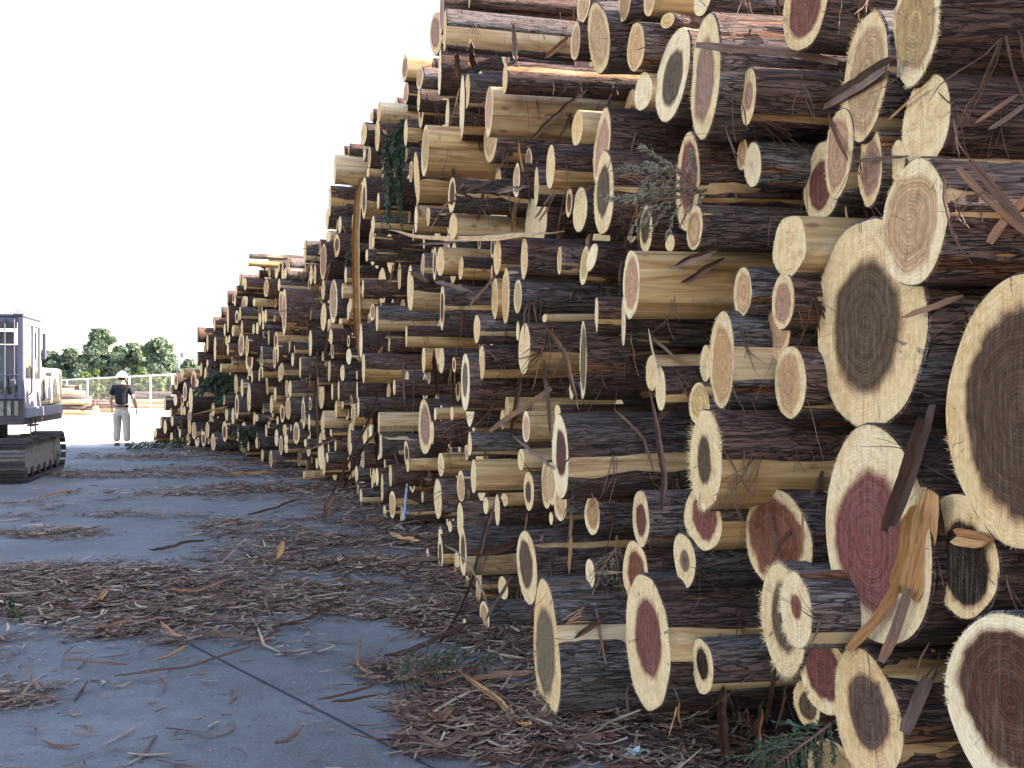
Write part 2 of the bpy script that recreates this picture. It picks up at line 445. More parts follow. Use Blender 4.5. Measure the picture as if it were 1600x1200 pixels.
# cx cy w h side bark heart [ratio=..] [tilt=..] [D=..] [A short anchor name]
LOGS = """
1590 643 245 440 60 b d ratio=.74 D=1.95 A=the widest end|huge sawn log with dark ringed heart filling the right edge at mid height
1352 506 166 332 70 b d ratio=.62 A=the big oval dark heart|very wide log end with an oval dark brown heart and thick cream rim
1364 836 168 330 40 b r ratio=.66 A=the wine red heart|very wide log end with a wine red ringed heart half covered by bark slabs
1590 1112 248 306 40 b m ratio=.72 D=2.0 A=the corner log|huge log end with dark red brown heart cut by the lower right corner
1010 1002 68 202 150 s r ratio=.58 tilt=-4 band=-.1 hw=.26 A=the silver topped log|thick low log with red heart and silver grey furrowed bark on top
853 1015 43 190 118 s g ratio=.68 tilt=-3 D=4.22 band=.22 hw=.17 A=the lowest thick log|thick log with flat grey brown heart lying lowest and farthest forward beside bark litter
1102 718 48 160 192 h d ratio=.46 fuzz=2.6 band=-.02 A=the fuzzy rimmed log|protruding log with small dark heart and fuzzy cream rim, bark above and bare wood below
875 713 26 126 166 s m ratio=.58 band=-.22 hw=.2 A=the narrow red brown heart|long protruding log with narrow red brown heart end and a yellow bare stripe
986 444 26 106 165 p n A=the broad peeled log|broad bark stripped golden tan log sticking out at mid height
764 173 13 76 130 p n A=the pale peeled log|thick pale bark stripped log in the upper left of the stack
664 236 12 76 155 p n A=the peeled knotty log|long pale bark stripped log with one dark knot near its end
695 48 5 62 200 s w band=-.25 hw=.5 A=the yellow striped skyline log|long log on the skyline corner with one wide yellow bare stripe
1101 121 47 190 100 b q ratio=.66 A=the tallest pale oval|tall narrow oval log end with pinkish pale heart near the top
1050 118 46 140 10 b d ratio=.6 tilt=12 A=the tilted dark heart|tilted oval log end with dark grey heart and black stain near the top
935 60 33 104 40 b n tilt=-4 A=the plain tan oval|smooth plain tan oval log end with dark bark close to the top edge
1350 123 65 195 20 b n fuzz=1.6 tilt=6 A=the slab crossed oval|pale oval log end crossed by a slanting brown slab of bark
1430 40 75 170 175 b n fuzz=1.8 tilt=5 A=the top corner end|large pale log end with tan center cut by the top edge near the corner
1446 190 78 140 160 b w A=the speckled grey end|rough speckled pale grey log end standing between two larger pale ends
1426 349 103 192 130 b n A=the round tan end|round tan log end with fine rings above the widest dark hearted log
1257 10 75 130 70 b r ratio=.7 A=the topmost red heart|large log end with pinkish red heart cut by the top edge of the view
1284 285 58 122 5 b r ratio=.62 A=the tucked red heart|shaded oval log end with red heart tucked behind lighter ends
1310 240 42 135 5 b n tilt=4
1359 262 38 118 5 b q
1402 250 25 60 5 b w
1074 285 38 148 20 b r ratio=.72 A=the red heart behind sprays|tall log end with red heart partly hidden behind dry grey cedar sprays
1127 562 39 148 72 s n A=the notched tan oval|tall tan oval log end with one peeled stripe beside a notch of dark bark
1502 868 108 190 60 b k ratio=.7 D=2.2 A=the ragged blackish heart|log end with ragged black brown heart under the widest log
1352 1116 110 196 60 b d ratio=.6 A=the bottom speckled heart|oval log end with speckled dark heart near the bottom edge
1285 1050 78 128 5 b r ratio=.72
1302 1206 80 95 10 b n
1222 968 70 172 10 b d ratio=.62 fuzz=2.4 A=the purple dark heart|log end with purple dark heart half hidden behind a smaller fuzzy end
1243 953 50 116 45 s r ratio=.34 fuzz=2.6 D=2.7 A=the tiny red heart|small fuzzy cream log end with a tiny red heart in front of a darker one
1215 845 105 152 5 b r ratio=.8 A=the smooth pinkish face|smooth pinkish red log face tucked below the fuzzy rimmed log
1098 810 56 102 40 h r ratio=.66 A=the hanging red heart|log end with red heart hanging just below the fuzzy rimmed protruding log
1097 1041 34 86 90 s k ratio=.55 A=the misshapen end|misshapen cream log end with dark streak low above hanging bark
1260 1100 44 66 5 b d
992 893 40 92 40 b r ratio=.66 A=the dull red heart|shaded log end with dull red heart just above the silver grey furrowed log
1069 875 34 82 40 b g ratio=.42
922 896 15 43 50 b n ratio=.16
823 886 30 114 72 b d ratio=.66 tilt=-5 A=the stained dark oval|tall dark hearted log end with stained grey top above the low left log
925 805 24 60 40 b n
1001 810 27 84 35 b r ratio=.6
1092 632 32 66 30 b n
1234 597 45 122 20 b n ratio=.74 A=the wide tan end|wide tan log end standing directly above the fuzzy rimmed log
1217 512 36 98 10 b n
1223 471 34 88 30 b q A=the bright pale end|bright pale log end close to the left side of the big oval dark heart
1233 385 52 96 42 p w A=the white sawn end|white rough sawn log end of a peeled log left of the round tan one
1160 456 28 76 35 b n A=the small tan end|small tan log end where the broad peeled log stops
1176 258 26 70 60 b w ratio=.14
1160 242 17 48 5 b n
1169 151 25 84 112 s q ratio=.5 A=the long striped pale end|small pale log end with a bare yellow stripe running to the right near the top
1085 356 25 68 112 b n A=the tan end below sprays|small tan log end with long dark bark side below dry grey sprays
1009 358 20 74 20 b d
1047 380 14 26 10 b w
1043 32 22 24 10 b w
1102 568 16 58 3 p w
1032 608 16 66 40 s w
1018 583 18 55 3 p w
911 562 10 122 85 b g ratio=.82 A=the tall thin end|very thin edge on log end with dark center, tall and covered by dark bark
974 501 7 74 40 b w
932 492 5 56 33 s w
913 415 13 60 25 b n tilt=6
925 402 14 44 45 b w tilt=14
940 231 24 118 76 h n tilt=6 A=the tilted ringed end|tilted pale ringed log end with torn yellow bare side
943 303 32 124 20 b d ratio=.62 A=the hanging brown heart|log end with grey brown heart hanging below the pale ringed end
906 328 22 70 10 b w
889 316 10 46 5 b d
902 200 18 54 34 p w
1005 143 28 58 20 p w
993 74 25 76 36 b n tilt=5
899 65 15 58 20 b n
976 2 21 60 20 b n
912 6 22 56 10 b n
1015 -4 20 56 42 p n
1098 -8 30 62 90 b w
860 261 14 66 72 h w
838 292 7 57 16 s w
807 282 11 52 20 b n
706 305 12 54 95 b m ratio=.66 A=the small dark red heart|small log end with dark red heart and long dark bark side above the white stick
708 354 13 40 76 p w
722 168 8 96 55 s w
730 142 8 52 30 s w
699 180 6 47 16 s w
789 122 8 48 122 u w
733 3 4 18 70 b w
690 14 8 74 160 b q
687 113 5 70 60 b w
634 145 9 34 15 b n
656 122 11 34 26 b n
632 106 11 40 26 p q
654 157 5 34 42 b w
592 175 6 33 35 p w
568 209 10 36 36 b w
580 182 5 15 5 p w
634 207 6 43 26 s w band=-.1 hw=.5
634 242 5 22 10 b w
577 246 5 32 20 b n
575 270 4 14 25 p w
523 264 4 46 52 p w
515 314 5 45 40 s w
511 342 5 32 6 b w
531 351 5 26 15 b w
513 369 8 18 6 p w
569 309 8 62 56 h d
606 297 4 38 42 b w
651 277 8 78 50 h w tilt=-3
591 314 4 25 60 b w
583 351 5 27 66 s w
583 378 4 20 70 b w
650 342 5 43 15 p w
669 338 6 28 32 b n
642 268 6 33 5 b n
505 409 10 56 60 b q ratio=.84
526 384 10 34 22 b d ratio=.6
505 453 5 31 10 b n
521 471 12 68 26 b q ratio=.8 A=the tall pink end|tall narrow pink hearted log end left of the long upright strip
535 455 3 24 20 p w
540 430 4 24 14 s w
485 536 5 41 26 b w
517 526 5 25 38 b w
514 516 5 35 3 p n
532 502 5 9 26 p w
492 429 4 30 8 b n
486 429 5 30 3 b w
582 488 8 26 3 b q
589 498 4 39 98 h w
573 399 4 20 76 b w
567 451 3 29 72 b w
564 533 5 50 76 b w
547 477 5 22 12 p w
544 487 4 26 4 p w
641 451 10 70 46 h w A=the bright white end|bright white narrow log end in the middle left of the stack with half bare side
688 409 12 46 70 p w
679 412 6 51 3 b d
691 480 7 67 86 s m ratio=.7 band=-.05 hw=.12
635 525 3 33 152 h w
568 575 5 46 92 h w
662 562 6 40 3 p w
690 562 8 40 6 b w
727 597 14 86 100 b g ratio=.62 A=the narrow grey heart|narrow upright oval log end with grey heart and blue grey bark
545 557 8 25 6 b w
558 610 2 28 76 b w
560 636 3 30 122 b w
616 605 4 24 50 b w
592 661 3 33 80 p w
675 676 6 35 60 b w
595 698 4 38 82 b w
637 727 5 21 36 p w
610 743 5 32 62 b w
535 583 7 25 8 b w
529 611 3 30 28 b w
525 640 4 26 3 p w
706 646 5 22 3 p w
680 647 4 20 22 p w
689 726 10 37 4 p w
570 680 7 30 5 p w
579 674 5 22 3 p w
557 740 5 24 10 b w
567 718 5 25 8 b n
547 688 3 30 4 b w
548 700 4 18 8 b w
584 744 5 24 4 b w
589 745 5 27 5 b w
552 648 6 38 5 p n
684 779 12 62 26 b w A=the low bright end|bright pale narrow log end close above the bark litter
613 788 10 41 22 b n
564 776 4 25 33 h w
597 762 4 43 12 b w
688 864 8 55 30 s d ratio=.6
723 862 11 74 88 h d ratio=.6 A=the low narrow dark heart|narrow log end low in the stack with dark heart and bare tan side
719 812 10 52 60 b w
720 760 12 48 16 b n
601 800 5 20 4 b w
668 866 4 18 12 b w
703 823 6 17 4 b w
777 402 12 53 32 s w
819 404 11 63 52 b w
874 407 7 43 32 b n
790 462 12 86 10 b n A=the ragged tan end|ragged tan edge on log end with torn bark edge in the middle
809 463 12 53 76 b n
745 514 10 44 62 s w band=-.3 hw=.18
851 497 7 13 56 p w
819 545 18 78 76 h w A=the clean white end|clean white narrow log end with bark above and yellow bare wood below
809 517 5 30 3 b w
773 467 10 62 4 p n
753 566 9 52 56 s w
740 745 9 50 80 p w A=the greenish peeled log|smooth pale greenish peeled log low in the stack
734 694 6 37 60 s w
822 667 12 48 32 p n
729 707 6 24 3 b n
814 718 10 34 36 p w
792 640 6 40 8 p n
785 656 7 30 3 p w
871 645 9 26 50 b w
893 608 7 32 10 b w
826 767 16 60 16 b d ratio=.55 A=the small brown oval|small oval log end with dark brown heart beside the peeled greenish log
854 757 17 74 4 b n
862 755 14 66 3 b n
875 785 20 58 20 s n
777 797 8 48 56 b w
861 810 6 20 4 b w
788 781 11 20 26 p n
759 790 8 26 5 p w
786 919 15 36 8 b w
757 963 14 46 36 b n tilt=-6
726 979 6 24 20 b w
711 896 5 16 4 b w
730 907 5 16 4 b w
308 523 3 24 26 b w
324 536 3 26 10 b w
336 545 4 38 16 s w
308 560 3 22 20 b w
314 577 4 22 9 b w
364 517 4 18 15 p w
356 546 3 18 27 s w
386 541 5 33 46 b n
285 583 4 15 17 p w
275 596 6 25 7 b r
289 612 6 30 5 b q
298 625 6 39 66 b w A=the thick far log|thick dark bark log at the far low end with white end and long side
321 588 4 28 22 b w
308 598 5 13 12 b w
324 568 3 12 20 b w
345 575 2 14 45 p w
274 625 6 17 10 b w
257 630 4 22 16 u w
269 658 4 16 22 b w
258 667 5 22 12 b w
251 660 4 17 5 b w
243 677 4 16 14 b w
350 625 3 16 17 b w
370 635 6 38 20 b r
333 640 5 21 30 s w
354 648 5 19 8 b w
364 650 5 25 15 b w
303 673 7 26 18 s n
324 672 6 25 22 b n
318 686 7 23 10 b r
333 691 7 27 36 b n
351 674 8 31 26 b r
371 677 5 24 50 b w
294 687 6 19 8 b w
308 690 7 15 5 b w
296 651 6 21 5 b q
296 668 5 22 4 b w
378 607 4 30 5 b w
389 622 6 44 15 b w
267 644 3 13 10 b w
268 683 4 15 10 b w
281 677 3 14 6 b w
288 642 4 14 8 b w
285 626 5 18 5 b r
389 400 2 9 72 b w
388 411 2 10 76 p w
383 444 5 19 50 b w
436 445 4 20 56 s w
446 427 4 17 38 b w
374 437 4 18 8 b w
369 454 3 16 72 b w
355 466 3 24 12 b w
367 470 3 17 17 b w
385 470 4 17 10 b w
397 472 4 13 25 p w
356 498 3 42 18 b w
375 490 3 21 33 s w
370 495 6 20 5 b r
378 512 3 22 30 s w
415 494 4 21 26 b w
411 496 4 20 3 b w
406 499 4 20 3 b w
411 510 3 10 33 b w
402 513 4 19 8 b w
396 514 4 16 3 b w
444 487 7 72 74 b q A=the huge blue grey log|huge thick log with blue grey furrowed bark high at the far end
431 533 6 29 18 p r
434 551 3 30 40 b w
345 488 3 18 12 b w
335 507 3 19 20 s w
351 515 3 19 5 b w
354 533 4 14 5 b w
476 393 5 35 27 s w
469 574 3 31 60 b w
440 580 6 27 26 s n
437 584 5 26 3 b n
430 616 4 23 16 h w
448 606 5 27 4 b n
453 608 5 27 22 s w
450 638 8 35 28 b n
441 646 7 28 5 b r
424 633 5 26 12 p w
463 677 10 34 20 b q
445 672 6 19 3 b w
447 686 6 15 10 h w
447 700 6 16 10 h w
439 696 6 30 5 b n
401 692 4 18 33 b w
423 717 5 26 30 b n
410 711 4 20 12 b w
388 697 3 16 12 b w
475 742 3 13 30 p w
506 728 5 28 30 b w
495 724 4 18 5 b w
477 692 4 12 25 b w
505 657 4 30 26 p w
483 660 3 27 22 s w
519 612 3 26 8 b w
416 675 3 12 15 b w
432 684 6 26 4 b w
401 653 5 11 6 b w
410 579 2 24 26 h w
517 676 3 10 25 h w
511 715 4 16 20 b w
524 696 3 18 8 b w
"""
FUR = np.random.default_rng(21)

def parse_logs():
    out = []
    for ln in LOGS.strip().split('\n'):
        L = {}
        if ' A=' in ln:
            ln, a = ln.split(' A=')
            L['anchor'], L['label'] = a.split('|')
        t = ln.split()
        L.update(cx=float(t[0]), cy=float(t[1]), w=float(t[2]), h=float(t[3]), s=float(t[4]), bark=t[5], heart=t[6],
                 ratio=HC_RATIO[t[6]], tilt=0.0, D=None)
        for x in t[7:]:
            k, v = x.split('='); L[k] = float(v)
        out.append(L)
    return out

def log_arrays(R, length, axis, ncut, bark, heart, ratio, tone, seed, n, rings, ns, fringe, view_th, band=None, fuzz=1.0):
    """returns dict part -> (V, faces, mi, attrs) in the log's own frame: x runs into the pile, y across, z up"""
    r = np.random.default_rng(seed)
    th = np.arange(n) * 2 * np.pi / n
    out = np.ones(n)
    for k, a in ((2, .032), (3, .022), (5, .013), (9, .006)):
        out += a * r.normal() * np.cos(k * th + r.random() * 6.28)
    taper = 0.03 * r.random() + 0.005
    xs = np.concatenate([[0], np.cumsum(np.exp(np.linspace(0, 3.0, ns)))]); xs = xs / xs[-1] * length
    cy, cz = np.cos(th), np.sin(th)
    bow = (r.normal(0, 0.012, 2))
    def shell(rad):        # rad: (len(xs), n)
        Y = rad * cy[None] + (bow[0] * (xs / length) ** 2 * length)[:, None]
        Z = rad * sz[None] + (bow[1] * (xs / length) ** 2 * length)[:, None]
        return Y, Z
    sz = cz
    base = R * out[None] * (1 - taper * xs / length)[:, None]
    # slanted cut: x offset of the first station
    cutx = lambda Y, Z: -(Y * ncut[1] + Z * ncut[2]) / ncut[0]
    blend = np.clip(1 - xs / (1.2 * R + 0.05), 0, 1)[:, None]
    so = r.random() * 50
    def grid_faces(m0, rows, cols):
        i = np.arange(rows - 1)[:, None]; j = np.arange(cols)[None]
        a = m0 + i * cols + j; b = m0 + i * cols + (j + 1) % cols
        c = m0 + (i + 1) * cols + (j + 1) % cols; d = m0 + (i + 1) * cols + j
        return np.stack([a, b, c, d], -1).reshape(-1, 4)
    parts = {}
    rel = -((th[None] - view_th + np.pi) % (2 * np.pi) - np.pi)            # 0 = towards the camera, + up
    jn = 0.6 * (fbm(xs[:, None] * 2.5 + so + 0 * th[None], th[None] * 2.0 + so, seed, 3) - 0.5) + 0.25 * (fbm(xs[:, None] * 5.0 + so, th[None] * 6.0 + so, seed + 2, 3) - 0.5)
    # signed field: positive where the bark is gone (radians)
    if bark == 's':
        c0 = r.uniform(-0.95, 0.0); hw = r.uniform(0.16, 0.32)
        if band: c0, hw = band
        sf = hw * (1 + 1.2 * jn) - np.abs(rel - c0 + jn * 0.5)
    elif bark == 'h':
        q = rel + jn * 0.4
        sf = np.minimum(q + 1.6, (band[0] if band else -0.12) - q)
    elif bark == 'u':
        sf = 0.2 - np.abs(rel - 0.72 + jn * 0.3)
    elif bark == 'p':
        sf = np.ones((len(xs), n))
        if r.random() < 0.6: sf = np.abs(rel + 1.15 + jn * 0.5) - (0.16 + 0.6 * jn)
    else:
        m = fbm(xs[:, None] * 2.6 + so, th[None] * 2.2 + so * 1.7, seed + 5, 4)
        sf = (m - 0.70) * 2.0 if r.random() < 0.6 else np.full((len(xs), n), -1.0)
        if r.random() < 0.3:
            c0 = r.uniform(-1.1, 0.6); sf = np.maximum(sf, 0.06 + 0.3 * jn - np.abs(rel - c0 + jn * 0.5))
    bare = sf > -0.02
    some_wood = bare.any()
    # wood
    if some_wood:
        rad = base * (1 + 0.012 * (fbm(xs[:, None] * 1.5 + so, th[None] * 3, seed + 9, 3) - 0.5))
        Y, Z = shell(rad)
        X = xs[:, None] + blend * cutx(Y, Z)
        V = np.stack([X, Y, Z], -1).reshape(-1, 3)
        lc = np.stack([X + so, Y + so, Z], -1).reshape(-1, 3)
        f = grid_faces(0, len(xs), n)
        cap = [(len(xs) - 1) * n + np.arange(n)[None]]
        parts['wood'] = (V, [f] + cap, lc)
    if not (sf > 0.02).all():
        t = 0.003 + 0.020 * R
        fold = fbm(xs[:, None] * 2.0 + so, th[None] / (2 * np.pi) * max(8, int(R * 2 * np.pi / 0.022)), seed + 3, 3, max(8, int(R * 2 * np.pi / 0.022)))
        d = t * (0.55 + 1.1 * (fold - 0.35))
        # ragged start of the bark at the cut
        rag = (fbm(th / (2 * np.pi) * 24, 0 * th + so, seed + 4, 2, 24) - 0.3) * 0.010 * min(1, R / 0.15)
        d = np.clip(-sf * R * 0.7, -0.006, np.maximum(d, 0.0012))
        rad = base * 1.0 + d
        Y, Z = shell(rad)
        X = xs[:, None] + blend * cutx(Y, Z)
        X[0] += 0.003 + np.clip(rag, 0, 1)
        Yi, Zi = shell(base - 0.0006)
        Xi = cutx(Yi[:1], Zi[:1]) + 0.0004
        V = np.concatenate([np.stack([Xi[0], Yi[0], Zi[0]], -1), np.stack([X, Y, Z], -1).reshape(-1, 3)])
        f = grid_faces(0, len(xs) + 1, n)
        fs = [f]
        if not some_wood: fs.append(len(xs) * n + np.arange(n)[None])
        lc = np.concatenate([np.stack([Xi[0] + so, Yi[0] + so, Zi[0]], -1), np.stack([X + so, Y + so, Z], -1).reshape(-1, 3)])
        parts['bark'] = (V, fs, lc)
    # sawn face
    rr = np.linspace(0, 1, rings + 1)[1:]
    Yr = (R * out[None] * rr[:, None]) * cy[None]; Zr = (R * out[None] * rr[:, None]) * sz[None]
    rough = 0.003 if R * 0 + rings > 4 else 0.0
    Xr = cutx(Yr, Zr) + rough * (fbm(Yr * 9 + so, Zr * 9 + so, seed + 8, 3) - 0.5) * 2 * (rr[:, None] < 0.99)
    Vc = np.concatenate([[[0, 0, 0]], np.stack([Xr, Yr, Zr], -1).reshape(-1, 3)])
    lcc = np.stack([Vc[:, 1] / R, Vc[:, 2] / R, np.full(len(Vc), R)], -1)
    tri = np.stack([np.zeros(n, int), 1 + (np.arange(n) + 1) % n, 1 + np.arange(n)], -1)
    q = grid_faces(1, rings, n) if rings > 1 else np.zeros((0, 4), int)
    fs = [tri] + ([q] if len(q) else [])
    if fringe:
        # torn fibres standing off the rim
        nf = int(fringe * (1 if fuzz == 1 else 2.2))
        a = r.random(nf) * 2 * np.pi
        patchy = lattice_noise(a / 6.283 * 14, 0 * a, seed + 11, 14)
        a = a[patchy > 0.33]; nf = len(a)
        ro = R * np.interp(a, np.append(th, 2 * np.pi), np.append(out, out[0]))
        ln = r.uniform(0.002, 0.010, nf) * fuzz * np.clip(R / 0.2, 0.5, 1.2)
        wd = r.uniform(0.0005, 0.0014, nf)
        rad_ = np.stack([0 * a, np.cos(a), np.sin(a)], -1); tan_ = np.stack([0 * a, -np.sin(a), np.cos(a)], -1)
        b0 = rad_ * (ro * 0.985)[:, None]; b0[:, 0] = cutx(b0[:, 1], b0[:, 2]) - 0.001
        tip = b0 + rad_ * (ln * r.uniform(0.5, 1.1, nf))[:, None] + tan_ * (r.normal(0, 0.5, nf) * ln)[:, None] + np.array([[1, 0, 0]]) * (r.normal(-0.25, 0.5, nf) * ln)[:, None]
        p1 = b0 + tan_ * wd[:, None]; p2 = b0 - tan_ * wd[:, None]
        o = len(Vc)
        Vc = np.concatenate([Vc, p1, p2, tip])
        lcc = np.concatenate([lcc, np.stack([b0[:, 1] / R, b0[:, 2] / R, np.full(nf, R)], -1).repeat(1, 0), np.stack([b0[:, 1] / R, b0[:, 2] / R, np.full(nf, R)], -1), np.stack([tip[:, 1] / R, tip[:, 2] / R, np.full(nf, R)], -1)])
        k = np.arange(nf)
        fs[0] = np.concatenate([fs[0], np.stack([o + k, o + nf + k, o + 2 * nf + k], -1)])
    parts['cut_end'] = (Vc, fs, lcc)
    return parts

def frame_from_axis(inn):
    """columns: x = into the pile, y = horizontal across (towards the camera side), z = up"""
    x = Vector(inn).normalized()
    y = Vector((0, 0, 1)).cross(x).normalized()
    z = x.cross(y).normalized()
    return Matrix((x, y, z)).transposed()

def solve_log(L, seed):
    phi = math.atan((L['cx'] - 800) / F)
    d = L['D'] or Dpx(L['cx'] + 0.5 * L['s'])
    C = np.array([(L['cx'] - 800) * d / F, d, HC + (600 - L['cy']) * d / F])
    R = 0.5 * L['h'] * d / F
    k = min(0.85, L['w'] / L['h'] * math.cos(phi))
    v = (C - np.array([0, 0, HC])); v /= np.linalg.norm(v)
    rt = np.array([v[1], -v[0], 0]); rt /= np.linalg.norm(rt)
    up = np.cross(rt, v)
    t = math.radians(L['tilt'])
    nc = -k * v + math.sqrt(1 - k * k) * (-math.cos(t) * rt + math.sin(t) * up)
    if L['tilt'] == 0 : nc[2] = 0
    nc /= np.linalg.norm(nc)
    a = math.radians(np.interp(L['cx'], AX_PX, AX_A))
    nom = np.array([-math.cos(a), math.sin(a), 0])
    ax = 0.62 * nom + 0.38 * nc; ax[2] += FUR.normal(0, 0.012); ax /= np.linalg.norm(ax)
    return C, R, nc, ax

def place_arrays(C, ax, parts):
    Mx = np.array(frame_from_axis(-ax))
    return Mx

SPEC = parse_logs()
for i, L in enumerate(SPEC):
    L['C'], L['R'], L['nc'], L['ax'] = solve_log(L, i)
    L['order'] = L['h']
def relax():
    n = len(SPEC)
    d = np.array([L['C'][1] for L in SPEC]); d0 = d.copy()
    cx = np.array([L['cx'] for L in SPEC]); cy = np.array([L['cy'] for L in SPEC]); h = np.array([L['h'] for L in SPEC])
    fixed = np.array([L['D'] is not None for L in SPEC])
    a = np.radians(np.interp(cx, AX_PX, AX_A)); t = np.stack([-np.sin(a), -np.cos(a)], 1)
    for it in range(80):
        P = np.stack([(cx - 800) * d / F, d], 1); z = HC + (600 - cy) * d / F; R = h * d / F / 2
        dP = P[None] - P[:, None]
        tt = t[None] + t[:, None]; tt /= np.linalg.norm(tt, axis=2)[..., None]
        du = (dP * tt).sum(2); dz = z[None] - z[:, None]
        dist = np.hypot(du, dz); lim = (R[None] + R[:, None]) * 0.98
        pen = np.clip(lim - dist, 0, None)
        pen[np.arange(n), np.arange(n)] = 0
        pen *= (np.abs(d[None] - d[:, None]) < 3)
        sgn = np.where(cx[None] > cx[:, None], 1, -1)      # j right of i: i goes back
        horiz = np.clip(np.abs(cx[None] - cx[:, None]) / 12, 0, 1)
        mv = (pen * sgn * horiz).sum(1) * 0.18
        mv = np.clip(mv, -0.03 * d, 0.03 * d)
        d = d + np.where(fixed, 0, mv) + (d0 - d) * 0.02
        d = np.clip(d, d0 * 0.88, d0 * 1.14)
        d = np.minimum(d, np.where(cy + h / 2 > 640, 1.01 * F * HC / np.maximum(cy + h / 2 - 600, 1), 99))
    for i, L in enumerate(SPEC): L['D'] = float(d[i])
    print('relax pen', pen.sum() / 2, (pen > 0.03).sum() // 2)
relax()
for i, L in enumerate(SPEC):
    L['C'], L['R'], L['nc'], L['ax'] = solve_log(L, i)
SPEC.sort(key=lambda L: -L['order'])

def zone_of(L):
    x, y = L['cx'], L['cy']
    if x < 400: return 'far low end of the stack' if y > 560 else 'far sloping end of the stack'
    if x < 540: return 'distant middle of the stack' if y < 620 else 'distant foot of the stack'
    if x < 760: return 'upper left part of the stack' if y < 330 else ('middle left part of the stack' if y < 640 else 'low left part of the stack')
    return 'upper part of the stack' if y < 330 else ('middle of the stack' if y < 640 else 'lower part of the stack')
BARKW = {'b': 'dark barked', 's': 'stripe peeled', 'h': 'half peeled', 'u': 'top peeled', 'p': 'bark stripped'}
HEARTW = {'d': 'dark heart', 'r': 'red heart', 'n': 'tan face', 'w': 'pale face', 'k': 'blackish heart', 'g': 'grey heart', 'm': 'maroon heart', 'q': 'pinkish face'}
def label_logs():
    anchors = [L for L in SPEC if 'anchor' in L]
    used = {}
    rest = [L for L in SPEC if 'anchor' not in L]
    for L in rest:
        best = min(anchors, key=lambda A: math.hypot((A['cx'] - L['cx']) / 1.0, (A['cy'] - L['cy']) / 1.0))
        dx, dy = L['cx'] - best['cx'], L['cy'] - best['cy']
        an = math.degrees(math.atan2(-dy, dx)) % 360
        dirs = ['right of', 'up right of', 'above', 'up left of', 'left of', 'down left of', 'below', 'down right of']
        dr = dirs[int(((an + 22.5) % 360) // 45)]
        L['_key'] = (best['anchor'], dr); L['_dist'] = math.hypot(dx, dy)
    groups = {}
    for L in rest: groups.setdefault(L['_key'] + (L['bark'], L['heart']), []).append(L)
    ORD = ['nearest', 'second', 'third', 'fourth', 'fifth', 'sixth', 'seventh', 'eighth', 'ninth', 'tenth', 'eleventh', 'twelfth']
    for k, ls in groups.items():
        ls.sort(key=lambda L: L['_dist'])
        for j, L in enumerate(ls):
            L['label'] = '%s log with %s, %s%s %s' % (BARKW[L['bark']], HEARTW[L['heart']], '' if len(ls) == 1 else ORD[min(j, 11)] + ' ', k[1], k[0])
label_logs()

def build_log(L, i):
    h = L['h']
    n, ns, rings, fr = (120, 72, 8, 700) if h > 140 else (96, 60, 6, 420) if h > 85 else (64, 44, 4, 160) if h > 45 else (32, 22, 2, 0) if h > 24 else (18, 8, 1, 0)
    length = 3.0 + 0.3 * math.sin(i * 12.9)
    Mx = np.array(frame_from_axis(-L['ax']))
    nloc = Mx.T @ L['nc']
    # direction to the camera seen in the log's cross section
    toc = Mx.T @ (np.array([0, 0, HC]) - L['C'])
    vth = math.atan2(toc[2], toc[1])
    tone = ((i * 0.6180339) % 1.0)
    # rotate the angle sense so that + is up on the camera side
    parts = log_arrays(L['R'], length, L['ax'], nloc, L['bark'], L['heart'], L['ratio'], tone, 100 + i, n, rings, ns, fr, vth, (L['band'], L.get('hw', .25)) if 'band' in L else None, L.get('fuzz', 1.0))
    return parts, Mx, tone

def emit_parts(parts, tone, L, root):
    hc = HC_COL[L['heart']]
    j = 0.85 + 0.3 * ((tone * 7.3) % 1)
    for nm, key in (('bark', 'bark'), ('wood', 'wood'), ('cut_end', 'cut')):
        if nm not in parts: continue
        V, fs, lc = parts[nm]
        at = {'lc': ('FLOAT_VECTOR', lc), 'tone': ('FLOAT', np.full(len(V), tone))}
        if nm == 'cut_end':
            at['hcol'] = ('FLOAT_COLOR', np.tile([hc[0] * j, hc[1] * j * (0.9 + 0.22 * ((tone * 13.7) % 1)), hc[2] * j * (0.85 + 0.3 * ((tone * 29.3) % 1)), L['ratio']], (len(V), 1)))
        me = mesh_np(nm, V, fs, [M[key]], None, True, at)
        link(nm, me, root)

STUFF = {'bark': [], 'wood': [], 'cut': []}
N_IND = 300
for i, L in enumerate(SPEC):
    parts, Mx, tone = build_log(L, i)
    if i < N_IND:
        root = empty('log')
        m4 = Matrix(Mx.tolist()).to_4x4(); m4.translation = Vector(L['C'])
        root.matrix_world = m4
        tag(root, L['label'], 'log', 'logs stacked in the tall pile')
        emit_parts(parts, tone, L, root)
    else:
        for nm, key in (('bark', 'bark'), ('wood', 'wood'), ('cut_end', 'cut')):
            if nm in parts: STUFF[key].append((parts[nm], Mx, L['C'], tone, HC_COL[L['heart']], L['ratio']))

# ---- logs deeper in the stack, seen only in the gaps
occ = []
for L in SPEC:
    rel = L['C'][None, :2] - CUR
    T = np.stack([-CURN[:, 1], CURN[:, 0]], 1)
    j = int(np.argmin(np.abs((rel * T).sum(1)) + 0.02 * np.linalg.norm(rel, axis=1)))
    occ.append((CURU[j], L['C'][2], L['R']))
occ = np.array(occ)
Ttan = np.stack([-CURN[:, 1], CURN[:, 0]], 1)
